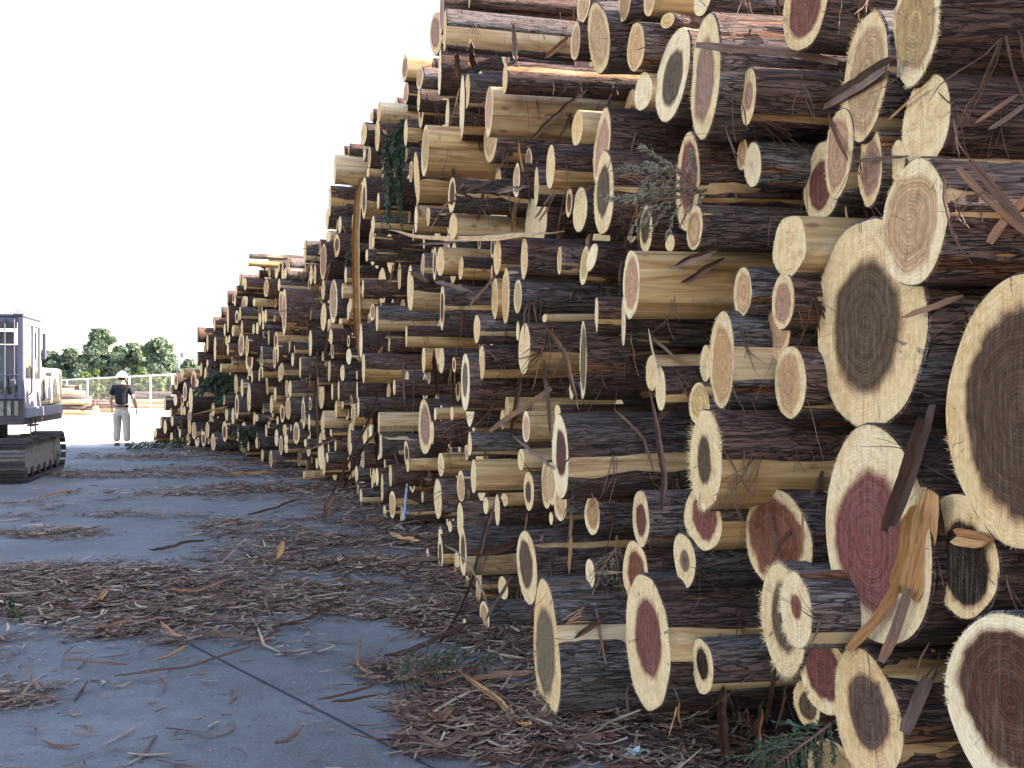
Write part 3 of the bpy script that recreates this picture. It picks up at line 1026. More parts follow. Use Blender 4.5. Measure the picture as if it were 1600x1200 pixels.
# spacing across the logs, not along the slanted face
dperp = np.abs((np.diff(CUR, axis=0) * Ttan[:-1]).sum(1)); PERP = np.concatenate([[0], np.cumsum(dperp)])
occ[:, 0] = np.interp(occ[:, 0], CURU, PERP)
fr_ = np.random.default_rng(5)
discs = [tuple(o) for o in occ]
fill = []
arr = np.array(discs)
for R0, cnt in ((0.24, 1200), (0.18, 3500), (0.13, 7000), (0.09, 9000), (0.065, 9000)):
    for _ in range(cnt):
        R = R0 * fr_.uniform(0.85, 1.15)
        u = fr_.uniform(0, PERP[-1]); k = int(np.interp(u, PERP, np.arange(len(PERP))))
        zt = top_z(k) - 0.03
        if CUR[k, 1] < 1.2 and R < 0.16: continue
        if zt < 2 * R: continue
        z = fr_.uniform(R * 0.98, zt - R)
        dd = np.hypot(arr[:, 0] - u, arr[:, 1] - z) - (arr[:, 2] + R) * 0.97
        if dd.min() < 0: continue
        fill.append((k, z, R)); arr = np.vstack([arr, [u, z, R]])
print('fillers', len(fill), 'digitised', len(SPEC))
for q, (k, z, R) in enumerate(fill):
    a = CURA[k] + fr_.normal(0, 0.03)
    ax = np.array([-math.cos(a), math.sin(a), fr_.normal(0, 0.01)]); ax /= np.linalg.norm(ax)
    rec = fr_.uniform(-0.06, 0.55) if CUR[k, 1] > 6 else abs(fr_.normal(0, 0.40)) + 0.35
    rec = rec + (0.5 if z < 0.5 and CUR[k, 1] < 4.5 else 0)
    C = np.array([CUR[k, 0], CUR[k, 1], z]) - ax * rec
    hp = 2 * R * F / max(0.8, CUR[k, 1])
    n, ns, rings = (32, 14, 2) if hp > 60 else (18, 7, 1)
    Mx = np.array(frame_from_axis(-ax))
    nc = ax + np.array([0, fr_.normal(0, 0.05), fr_.normal(0, 0.04)]); nc /= np.linalg.norm(nc)
    bk = fr_.choice(list('bbbbbbbbsh')); ht = fr_.choice(list('nwwwdrq'))
    tone = fr_.random()
    parts = log_arrays(R, 2.6, ax, Mx.T @ nc, bk, ht, HC_RATIO[ht], tone, 5000 + q, n, rings, ns, 0, math.pi)
    for nm, key in (('bark', 'bark'), ('wood', 'wood'), ('cut_end', 'cut')):
        if nm in parts: STUFF[key].append((parts[nm], Mx, C, tone, HC_COL[ht], HC_RATIO[ht]))

def merge_stuff():
    VV, LC, TO, HCc, F3, F4, FN, m3, m4 = [], [], [], [], [], [], [], [], []
    o = 0; ngon = []
    for mi, key in enumerate(('bark', 'wood', 'cut')):
        for (V, fs, lc), Mx, C, tone, hc, ratio in STUFF[key]:
            VV.append(V @ Mx.T + C); LC.append(lc); TO.append(np.full(len(V), tone)); HCc.append(np.tile([*hc, ratio], (len(V), 1)))
            for f in fs:
                if f.shape[1] == 3: F3.append(f + o); m3.append(np.full(len(f), mi))
                elif f.shape[1] == 4: F4.append(f + o); m4.append(np.full(len(f), mi))
                else: ngon.append((f + o, mi))
            o += len(V)
    faces = [np.concatenate(F3), np.concatenate(F4)] + [g[0] for g in ngon]
    mi = np.concatenate([np.concatenate(m3), np.concatenate(m4)] + [[g[1]] for g in ngon])
    me = mesh_np('stacked_logs', np.concatenate(VV), faces, [M['bark'], M['wood'], M['cut']], mi, True,
                 {'lc': ('FLOAT_VECTOR', np.concatenate(LC)), 'tone': ('FLOAT', np.concatenate(TO)), 'hcol': ('FLOAT_COLOR', np.concatenate(HCc))})
    o = link('stacked_logs', me)
    tag(o, 'shadowed logs packed deeper in the pile, seen in the gaps between front logs', 'log pile', kind='stuff')
merge_stuff()
# ------------------------------------------------------------------ ground
def to_px(x, y, z=0.0):
    return 800 + F * x / y, 600 + F * (HC - z) / y
def on_ground(px, py, z=0.0):
    d = F * (HC - z) / (py - 600)
    return ((px - 800) * d / F, d, z)
def foot_dist(x, y):
    """signed distance in front of the face of the pile (positive on the open side)"""
    x = np.atleast_1d(x); y = np.atleast_1d(y)
    out = np.zeros(len(x))
    fx = np.interp(y, CUR[::-1, 1], CUR[::-1, 0])
    return (fx - x)
# where the litter lies: (ground point taken off the photograph, half sizes across and along, weight)
BLOBS = []
for px, py, rx, ry, w in [
    (120, 930, 260, 50, .95), (330, 925, 230, 45, .9), (520, 880, 200, 60, .85), (600, 850, 130, 60, .9), (420, 830, 130, 26, .7),
    (250, 985, 220, 28, .55), (40, 1085, 95, 30, .6), (10, 1030, 70, 50, .4), (80, 835, 110, 10, .55), (210, 805, 120, 6, .5),
    (300, 770, 150, 8, .6), (430, 770, 130, 18, .75), (200, 742, 190, 7, .8), (330, 735, 130, 8, .6), (240, 715, 160, 6, .8), (60, 790, 60, 8, .5),
    (360, 745, 90, 5, .6), (150, 770, 60, 4, .5), (20, 810, 60, 6, .5), (560, 950, 90, 25, .4), (470, 1010, 80, 14, .25), (640, 1050, 90, 25, .7),
    (820, 1130, 230, 70, 1.0), (690, 1160, 90, 35, .9), (1000, 1170, 260, 60, 1.1), (1250, 1180, 200, 60, 1.0), (690, 960, 80, 40, .8), (560, 790, 90, 30, .9)]:
    BLOBS.append((px, py, rx, ry, w))
def litter_density(x, y):
    y = np.maximum(y, 0.5)
    px = 800 + F * x / y; py = 600 + F * HC / y
    d = np.zeros_like(x)
    for a, b, rx, ry, w in BLOBS:
        q = ((px - a) / rx) ** 2 + ((py - b) / ry) ** 2
        d = np.maximum(d, w * np.clip(1.35 - q, 0, 1))
    fd = foot_dist(x, y)
    d = np.maximum(d, np.clip(1.15 - np.abs(fd) / (0.25 + 0.05 * y), 0, 1) * (y < 24))
    n = fbm(x * 0.9 + 40, y * 1.7 + 40, 77, 4)
    n2 = fbm(x * 3.1 + 90, y * 4.5 + 90, 78, 3)
    d = d * np.clip(0.30 + 2.0 * (n - 0.30), 0.08, 1.2) + np.clip((n2 - 0.60) * 2.2, 0, 0.4) * (d > 0.02)
    # clear slab in the foreground
    clear = ((px - 330) / 330) ** 2 + ((py - 1150) / 105) ** 2
    d = d * np.clip((clear - 0.65) * 2.5, 0.0, 1) 
    d = np.where(y > 22.5, 0.35 * n + np.clip((n2 - .5) * 2, 0, .5), d)
    return np.clip(d, 0, 1.1)

def ground():
    gx = np.concatenate([[-1500, -400, -120, -60, -40, -30], np.linspace(-22, -6, 60), np.linspace(-5.9, 3, 190), [5, 8, 14, 25, 60, 200, 1500]])
    gy = np.concatenate([[-600, -100, -20, -4, 0], np.linspace(0.6, 8, 190), np.linspace(8.1, 27, 170), [30, 34, 40, 50, 70, 110, 220, 600, 1600]])
    X, Y = np.meshgrid(gx, gy)
    x, y = X.ravel(), Y.ravel()
    lit = litter_density(x, y) * ((y < 60) & (y > 0.3) & (x > -60))
    wav = fbm(x * 0.15 + 9, y * 0.15 + 9, 12, 3)
    earth = np.clip((y - 21.6 + 2.5 * (wav - 0.5)) / 1.2, 0, 1)
    z = 0.02 * lit * fbm(x * 5 + 30, y * 5 + 30, 31, 3) * (y < 26)
    # debris banked up under the near logs
    fd = foot_dist(x, y)
    bank = np.clip(1 - np.abs(fd - 0.0) / 0.9, 0, 1) * np.clip((9 - y) / 5, 0, 1) * (y > 0)
    z = z + 0.05 * bank ** 1.5 * (0.6 + 0.8 * fbm(x * 2.3 + 3, y * 2.3 + 3, 55, 3))
    V = np.stack([x, y, z], 1)
    r, c = X.shape
    i = np.arange(r - 1)[:, None]; j = np.arange(c - 1)[None]
    f = np.stack([i * c + j, i * c + j + 1, (i + 1) * c + j + 1, (i + 1) * c + j], -1).reshape(-1, 4)
    me = mesh_np('ground', V, [f], [M['ground']], None, True, {'litter': ('FLOAT', lit), 'earth': ('FLOAT', earth)})
    tag(link('ground', me), 'grey concrete log yard with bark dust, pale bare earth farther off', kind='structure')
ground()

# joints between the slabs of the yard: a narrow recessed seam of dark filler
def joints():
    m = MB()
    ja, jb = Vector(on_ground(345, 1032)), Vector(on_ground(605, 1165))
    d = (jb - ja).normalized()
    a = ja - d * 0.4; b = jb + d * 2.0
    side = Vector((-d.y, d.x, 0)) * 0.006
    pts = [a.lerp(b, t / 60) for t in range(61)]
    o = len(m.v)
    for p in pts:
        m.v += [tuple(p - side + Vector((0, 0, 0.004))), tuple(p + side + Vector((0, 0, 0.004)))]
    for k in range(60): m.f.append((o + 2 * k, o + 2 * k + 2, o + 2 * k + 3, o + 2 * k + 1))
    tag(m.build('slab_joint', flat('joint filler', (0.05, 0.05, 0.055), 0.9, 0.1)), 'straight dark joint running between two slabs of the yard', kind='structure')
joints()

def ribbons(name, P, D, Ln, Wd, curl, lift, tone, mat, nseg=3, up=None, seed=3):
    """many curved strips as one mesh. P base points, D unit directions (horizontal-ish), lengths, widths"""
    r = np.random.default_rng(seed)
    N = len(P)
    upv = np.tile([0, 0, 1.0], (N, 1)) if up is None else up
    side = np.cross(upv, D); side /= np.linalg.norm(side, axis=1)[:, None] + 1e-9
    V, lc, to = [], [], []
    yaw = r.normal(0, 0.35, N)
    for s in range(nseg + 1):
        t = s / nseg
        c = P + D * (Ln * (t - 0.5))[:, None] + side * (np.sin(yaw * 2) * Ln * (t - 0.5) ** 2 * 1.2)[:, None]
        c = c + upv * (lift + curl * Ln * (4 * (t - 0.5) ** 2))[:, None]
        w = Wd * (0.35 + 0.65 * np.sin(np.pi * (0.12 + 0.76 * t)))
        tw = r.normal(0, 0.25, N)
        sv = side + upv * tw[:, None]
        for k in (-0.5, 0.5):
            V.append(c + sv * (w * k)[:, None] + upv * (0.0015 * (k > 0)))
            lc.append(np.stack([Ln * t + yaw * 40, w * k + yaw * 17, 0 * w], -1)); to.append(tone)
    V = np.stack(V, 1).reshape(-1, 3); lc = np.stack(lc, 1).reshape(-1, 3); to = np.stack(to, 1).reshape(-1)
    m = 2 * (nseg + 1)
    base = (np.arange(N) * m)[:, None]
    fs = []
    for s in range(nseg):
        fs.append(np.concatenate([base + 2 * s, base + 2 * s + 1, base + 2 * s + 3, base + 2 * s + 2], 1))
    me = mesh_np(name, V, [np.concatenate(fs)], [mat], None, True, {'lc': ('FLOAT_VECTOR', lc), 'tone': ('FLOAT', to)})
    return link(name, me)

def litter():
    r = np.random.default_rng(11)
    PX, PY = [], []
    # sample in the picture's ground footprint so that the near part gets fine detail
    n = 330000
    px = r.uniform(-150, 1500, n); py = 600 + 1 / r.uniform(1 / 700.0, 1 / 60.0, n)
    py = np.where(r.random(n) < 0.62, r.uniform(690, 1290, n), py)
    d = F * HC / (py - 600); x = (px - 800) * d / F
    den = litter_density(x, d)
    ok = (r.random(n) < den ** 1.15 * 0.62 + 0.006) & (d < 23.5) & (foot_dist(x, d) > -0.5)
    x, y = x[ok], d[ok]
    n = len(x)
    ang = np.where(r.random(n) < 0.5, r.normal(0.25, 0.45, n), r.uniform(0, np.pi, n)) + np.where(r.random(n) < .5, np.pi, 0)
    D = np.stack([np.cos(ang), np.sin(ang), r.normal(0, 0.06, n)], 1); D /= np.linalg.norm(D, axis=1)[:, None]
    big = r.random(n)
    Ln = np.where(big > 0.985, r.uniform(0.2, 0.5, n), np.where(big > 0.80, r.uniform(0.09, 0.22, n), r.uniform(0.015, 0.09, n))) * np.clip(0.8 + y / 22, 0.8, 1.7)
    Wd = np.clip(Ln * r.uniform(0.03, 0.2, n), 0.0018, 0.015) * np.clip(0.8 + y / 16, 0.8, 2.0)
    lift = np.abs(r.normal(0.006, 0.01, n)) + 0.005 + 0.03 * litter_density(x, y) * r.random(n)
    bank = np.clip(1 - np.abs(foot_dist(x, y)) / 0.9, 0, 1) * np.clip((9 - y) / 5, 0, 1)
    lift = lift + 0.055 * bank ** 1.5
    tone = np.clip(r.beta(1.5, 2.0, n) * 1.1, 0, 1)
    o = ribbons('bark_litter', np.stack([x, y, 0 * x], 1), D, Ln, Wd, r.normal(0.03, 0.05, n), lift, tone, M['litter'], 3, seed=4)
    tag(o, 'shredded reddish brown bark scattered over the yard', 'bark litter', kind='stuff')
    print('litter', n)
litter()
# ------------------------------------------------------------------ loose bark, splinters and sprays lying on and hanging from the pile
bpy.context.view_layer.update()
DG = bpy.context.evaluated_depsgraph_get()
EYE = Vector((0, 0, HC))
def ray_of(px, py):
    return Vector(((px - 800) / F, 1.0, (600 - py) / F))
def hit_obj(px, py):
    ok, loc, nrm, idx, ob, mt = S.ray_cast(DG, EYE, ray_of(px, py).normalized())
    return (ob.name, loc) if ok else ('', None)
def hit_depth(px, py, default):
    r = ray_of(px, py)
    ok, loc, *_ = S.ray_cast(DG, EYE, r.normalized())
    return loc.y if ok and loc.y < 40 else default

def strip_mesh(name, pts, width, tone, thick=0.004, curl=0.0, fray=True, seed=0, nrm=None, split=True):
    """a torn strip: several long splinters side by side with ragged ends, with thickness"""
    r = np.random.default_rng(seed)
    pts = [Vector(p) for p in pts]
    # resample
    cum = [0]
    for a, b in zip(pts[:-1], pts[1:]): cum.append(cum[-1] + (b - a).length)
    tot = cum[-1]
    n = max(8, min(26, int(tot / 0.02)))
    q = []
    for i in range(n + 1):
        s = tot * i / n
        k = max(0, min(len(cum) - 2, int(np.searchsorted(cum, s) - 1)))
        t = (s - cum[k]) / max(1e-6, cum[k + 1] - cum[k])
        q.append(pts[k].lerp(pts[k + 1], t))
    for _ in range(2):
        q = [q[0]] + [(q[i - 1] + q[i] * 2 + q[i + 1]) / 4 for i in range(1, n)] + [q[-1]]
    wob = [fbm(np.arange(n + 1) * 0.35 + 11 * c, 0 * np.arange(n + 1.0) + seed, seed % 97 + c, 3) - 0.5 for c in range(3)]
    V, fs, lc, to = [], [], [], []
    ns = max(1, int(width / (0.012 if name == 'bark_strip' else 0.018))) if split else 1
    wk = 1.0 if name == 'bark_strip' else 0.15
    ns = min(ns, 7)
    for k in range(ns):
        u0, u1 = -0.5 + k / ns, -0.5 + (k + 1) / ns
        a0 = max(0, int(abs(r.normal(0, 0.07)) * n)) if fray else 0
        a1 = n - max(0, int(abs(r.normal(0, 0.09)) * n)) if fray else n
        if a1 - a0 < 3: a0, a1 = 0, n
        o = len(V)
        dt = r.normal(0, 0.09)
        off = r.normal(0, 0.3) * thick
        for i in range(a0, a1 + 1):
            d = (q[min(i + 1, n)] - q[max(i - 1, 0)]).normalized()
            vw = (EYE - q[i]).normalized() if nrm is None else nrm
            side = d.cross(vw).normalized()
            up = side.cross(d).normalized()
            e = min((i - a0) / max(1, a1 - a0), (a1 - i) / max(1, a1 - a0)) * 6
            e0 = 0.25 if name == 'bark_strip' else 0.72
            w = width * (e0 + (1 - e0) * min(1, e)) * (0.92 + (0.5 if name == 'bark_strip' else 0.16) * wob[0][i])
            c = q[i] + side * (wob[1][i] * width * 0.5 * wk) + up * (wob[2][i] * width * 0.6 * wk + off)
            for u in (u0, u1):
                cu = curl * width * (u * u * 4 - 0.3)
                for z in (0, -thick):
                    V.append(c + side * (w * u * (1.0 if ns == 1 else 0.97)) + up * (z + cu))
                    lc.append((i / n * tot + seed * 0.37, u * width + seed * 0.11, 0)); to.append(tone + dt)
        m = a1 - a0
        for i in range(m):
            b = o + 4 * i; e = b + 4
            fs += [(b, b + 2, e + 2, e), (b + 1, e + 1, e + 3, b + 3), (b, e, e + 1, b + 1), (b + 2, b + 3, e + 3, e + 2)]
        fs += [(o, o + 1, o + 3, o + 2), (o + 4 * m, o + 4 * m + 2, o + 4 * m + 3, o + 4 * m + 1)]
    V = np.array([tuple(v) for v in V])
    return V, np.array(fs), np.array(lc), np.array(to)

def hang(pts, margin=0.03, rigid=True):
    """lay a strip given by its place in the photograph on what is behind it, as real points in space"""
    fine = []
    for a, b in zip(pts[:-1], pts[1:]):
        for t in np.linspace(0, 1, 7)[:-1]: fine.append((a[0] + (b[0] - a[0]) * t, a[1] + (b[1] - a[1]) * t))
    fine.append(pts[-1])
    d = np.array([hit_depth(x, y, -1) for x, y in fine])
    good = d > 0
    if not good.any(): d[:] = Dpx(pts[0][0])
    else: d[~good] = np.interp(np.where(~good)[0], np.where(good)[0], d[good])
    i = np.arange(len(d))
    # a stiff strip: straight in depth, pushed forward until it clears everything
    c = np.polyfit(i, d, 1) if len(d) > 2 else [0, d.min()]
    lin = np.polyval(c, i)
    lim = d.min() * 0.86
    lin = lin - max(0, np.max(lin - d) * 0.85)
    dd = np.maximum(np.minimum(lin, d), lim)
    for _ in range(3): dd[1:-1] = (dd[:-2] + 2 * dd[1:-1] + dd[2:]) / 4
    dd = np.minimum(dd, d) - margin
    return [EYE + ray_of(x, y) * float(k) for (x, y), k in zip(fine, dd)]

def ground_pts(pts, lift=0.02):
    out = []
    for x, y in pts: out.append(Vector(on_ground(x, y, lift)))
    return out

# name, label, tone, width in pixels, points
STRIPS = [
 ('bark_slab', 'long upright tan bark strip standing against the far middle of the stack', .80, 13, [(572, 266), (560, 296), (556, 360), (556, 430), (558, 500), (562, 566)]),
 ('bark_slab', 'brown slab of bark slanting across a pale oval log end', .33, 24, [(1287, 163), (1338, 132), (1396, 94)]),
 ('bark_slab', 'thick dark weathered bark slab leaning on the wine red heart', .10, 30, [(1452, 632), (1425, 720), (1386, 832)]),
 ('bark_slab', 'broad orange tan slab of peeled bark in front of the wine red heart', .78, 56, [(1447, 768), (1432, 850), (1413, 932)]),
 ('bark_slab', 'forked orange brown end of peeled bark pointing left at the lower right', .62, 17, [(1404, 912), (1372, 966), (1326, 1014)]),
 ('bark_slab', 'forked orange brown end of peeled bark hanging straight down', .58, 17, [(1420, 920), (1398, 990), (1369, 1050)]),
 ('bark_slab', 'short square tan chunk of bark stuck over the blackish heart', .72, 30, [(1492, 838), (1518, 842), (1545, 846)]),
 ('bark_slab', 'long level brown bark board jutting across the tallest pale oval', .36, 13, [(1088, 70), (1150, 76), (1240, 82), (1310, 98)]),
 ('bark_slab', 'upper of two crossed tan bark slabs at the right edge', .55, 15, [(1514, 250), (1552, 295), (1600, 352), (1625, 380)]),
 ('bark_slab', 'lower of two crossed tan bark slabs at the right edge', .55, 12, [(1496, 262), (1530, 300), (1575, 340), (1610, 368)]),
 ('bark_slab', 'orange bark slab rising to the right edge with a torn lower end', .5, 15, [(1545, 380), (1562, 352), (1600, 314), (1620, 296)]),
 ('bark_slab', 'curved dark red bark slab lying across the low striped log', .18, 14, [(735, 864), (762, 862), (790, 855), (808, 846)]),
 ('bark_slab', 'tan bark slab leaning up right behind a dangling dark strip', .48, 9, [(762, 676), (790, 655), (817, 638), (862, 606)]),
 ('bark_slab', 'orange brown bark slab hanging from the stack near the bottom right', .42, 22, [(1412, 1145), (1428, 1110), (1450, 1060)]),
 ('bark_strip', 'long white peeled stick lying level across the upper middle of the stack', .98, 8, [(600, 357), (650, 369), (700, 373), (760, 372), (840, 368), (906, 361)]),
 ('bark_strip', 'pinkish brown splinter lying just under the long white stick', .45, 5, [(638, 384), (700, 378), (745, 374), (790, 370)]),
 ('bark_strip', 'brown strip slanting up right across the pale peeled log', .38, 8, [(829, 219), (870, 178), (900, 152), (918, 140)]),
 ('bark_strip', 'dark strip hanging straight down past the leaning tan slab', .26, 7, [(850, 556), (853, 600), (858, 645), (861, 690)]),
 ('bark_strip', 'red brown strip dangling below the clean white end', .30, 8, [(817, 588), (808, 620), (803, 655), (800, 680)]),
 ('bark_strip', 'long thin dark branch propped against the low left stack', .22, 4, [(506, 812), (522, 768), (545, 718), (572, 668), (586, 632), (602, 592)]),
 ('bark_strip', 'shorter thin dark branch beside the propped one', .15, 4, [(537, 762), (556, 720), (575, 690), (592, 668)]),
 ('bark_strip', 'upright dull brown strip against the barkless far log', .2, 9, [(587, 640), (588, 680), (590, 722)]),
 ('bark_strip', 'left one of two thin hanging strips under the long striped far log', .3, 3, [(629, 556), (630, 595), (632, 632)]),
 ('bark_strip', 'right one of two thin hanging strips under the long striped far log', .3, 3, [(650, 556), (647, 600), (645, 642)]),
 ('bark_strip', 'tangled red brown shreds hanging in the middle left of the stack', .28, 8, [(678, 548), (680, 580), (684, 626)]),
 ('bark_strip', 'red brown strip running down right near the bright white end', .30, 8, [(676, 438), (705, 446), (745, 461)]),
 ('bark_strip', 'purple grey splinter slanting up right in the middle of the stack', .42, 5, [(731, 482), (750, 458), (775, 431)]),
 ('bark_strip', 'long grey brown strip leaning from the litter up to the greenish log', .26, 8, [(776, 772), (762, 820), (745, 884), (738, 910), (728, 940)]),
 ('bark_strip', 'brown strip curving down from the low logs into the litter', .28, 7, [(738, 905), (722, 950), (700, 990), (680, 1010)]),
 ('bark_strip', 'dark brown strip hanging below the misshapen end', .20, 15, [(1133, 1066), (1126, 1110), (1130, 1150), (1138, 1200)]),
 ('bark_strip', 'tan strip hanging down near the bottom edge right of a dark one', .45, 11, [(1196, 1084), (1185, 1130), (1184, 1160), (1192, 1200)]),
 ('bark_strip', 'pale pinkish splinter hanging over the stained dark oval log', .55, 6, [(893, 800), (891, 850), (888, 914)]),
 ('bark_strip', 'grey splinter stuck to the side of the lowest thick log', .48, 5, [(930, 948), (938, 990), (949, 1048)]),
 ('bark_strip', 'red brown strip lying across the bare band of the lowest thick log', .24, 9, [(950, 960), (925, 978), (897, 997)]),
 ('bark_strip', 'upper brown splinter bundle on top of the broad peeled log', .26, 13, [(1048, 420), (1085, 402), (1126, 388)]),
 ('bark_strip', 'lower brown splinter bundle on top of the broad peeled log', .26, 11, [(1064, 442), (1095, 426), (1132, 404)]),
 ('bark_strip', 'thick tangled strip of bark hanging beside the fuzzy rimmed log', .22, 10, [(1013, 606), (1024, 660), (1036, 722), (1038, 760), (1032, 806)]),
 ('bark_strip', 'thin red brown strip slanting to the tangled one', .28, 5, [(956, 636), (985, 662), (1006, 684), (1023, 744)]),
 ('bark_strip', 'white splinter hanging down over a small pale end', .97, 4, [(1012, 508), (1018, 540), (1032, 602)]),
 ('bark_strip', 'brown splinter slanting down right beside the white one', .34, 6, [(1019, 527), (1040, 545), (1063, 566)]),
 ('bark_strip', 'purple grey ribbon of bark twisting down past the tall thin end', .38, 9, [(850, 505), (868, 530), (882, 552), (892, 590), (903, 640)]),
 ('bark_strip', 'grey splinter slanting down left from the purple grey ribbon', .42, 6, [(894, 545), (880, 560), (862, 588)]),
 ('bark_strip', 'short tan strip hanging under the yellow striped skyline log', .62, 9, [(716, 80), (714, 98), (716, 118)]),
 ('bark_strip', 'grey strip hanging from the yellow striped skyline log', .44, 10, [(734, 60), (737, 85), (741, 116)]),
 ('bark_strip', 'flat grey tongue of bark hanging farther right on the skyline log', .48, 9, [(803, 38), (804, 68), (806, 98)]),
 ('bark_strip', 'orange brown flap of bark near the small tan oval at the top', .5, 9, [(850, 90), (868, 76), (892, 54)]),
 ('bark_strip', 'thin tan twig hanging below the pale peeled log', .55, 3, [(809, 210), (812, 240), (818, 272)]),
 ('bark_strip', 'purple brown flake jutting left beside a tan end', .4, 8, [(773, 301), (798, 296), (826, 290)]),
 ('bark_strip', 'left one of two parallel pale pink splinters', .6, 4, [(836, 342), (850, 320), (867, 296)]),
 ('bark_strip', 'right one of two parallel pale pink splinters', .6, 4, [(842, 347), (855, 326), (871, 297)]),
 ('bark_strip', 'brown strip hanging across the long bark side of the small dark red heart', .36, 5, [(757, 290), (752, 315), (748, 345)]),
 ('bark_strip', 'brown splinter slanting over the small dark red heart log', .34, 5, [(727, 299), (750, 291), (774, 280)]),
 ('bark_strip', 'pinkish broken splinter standing over the white stick', .75, 7, [(805, 316), (803, 340), (801, 363)]),
 ('bark_strip', 'dark grey broken branch beside the tucked red heart', .2, 6, [(1293, 170), (1306, 215), (1330, 258)]),
 ('bark_strip', 'dark twig running level behind the speckled grey end', .2, 6, [(1330, 253), (1370, 248), (1418, 244)]),
 ('bark_strip', 'white splinter across the gap left of the speckled grey end', .98, 3, [(1387, 188), (1420, 158), (1453, 130)]),
 ('bark_strip', 'left one of two brown splinters near the top right edge', .36, 7, [(1523, 194), (1560, 168), (1600, 142)]),
 ('bark_strip', 'right one of two brown splinters near the top right edge', .36, 9, [(1543, 204), (1575, 182), (1610, 156)]),
 ('bark_strip', 'orange brown stick pointing from the big oval dark heart', .42, 9, [(1398, 500), (1450, 482), (1520, 458)]),
 ('bark_strip', 'thin brown twig crossing the gap below the notched tan oval', .3, 4, [(975, 556), (1010, 552), (1070, 545)]),
 ('bark_strip', 'brown strips tangled under the small brown oval', .3, 5, [(800, 680), (840, 712), (870, 735)]),
 ('bark_strip', 'dark drooping strip from the red heart log at the bottom', .24, 8, [(1212, 1040), (1205, 1085), (1196, 1135)]),
 ('bark_strip', 'thin tan twig at the lower right under the purple dark heart', .5, 4, [(1228, 1075), (1222, 1110), (1210, 1145)]),
 ('bark_strip', 'thin strip dangling over the smooth pinkish face', .34, 7, [(1202, 800), (1208, 840), (1214, 874)]),
 ('bark_strip', 'orange thin strip dangling at the right of the smooth pinkish face', .5, 4, [(1254, 796), (1254, 850), (1253, 890)]),
 ('bark_strip', 'slender dark strip lying over the low narrow dark heart log', .2, 5, [(800, 900), (775, 940), (755, 975)]),
 ('bark_strip', 'bent thin twig arching from the small dark end above the litter', .4, 3, [(690, 850), (715, 862), (738, 890), (757, 930), (762, 950)]),
 ('bark_strip', 'dark flake of bark under the lowest white sawn end', .16, 9, [(640, 425), (655, 432), (672, 440)]),
 ('bark_strip', 'dark strip slanting across the far stack near its foot', .18, 5, [(462, 706), (500, 695), (530, 682)]),
 ('bark_strip', 'light brown stick slanting across the far low logs', .6, 2.5, [(299, 648), (330, 641), (362, 633)]),
 ('bark_strip', 'orange strip hanging in front of the distant middle of the stack', .5, 4, [(504, 560), (510, 535), (516, 508)]),
 ('bark_strip', 'dark purple strip dangling down the distant middle of the stack', .25, 6, [(494, 560), (495, 600), (493, 650), (497, 690)]),
]
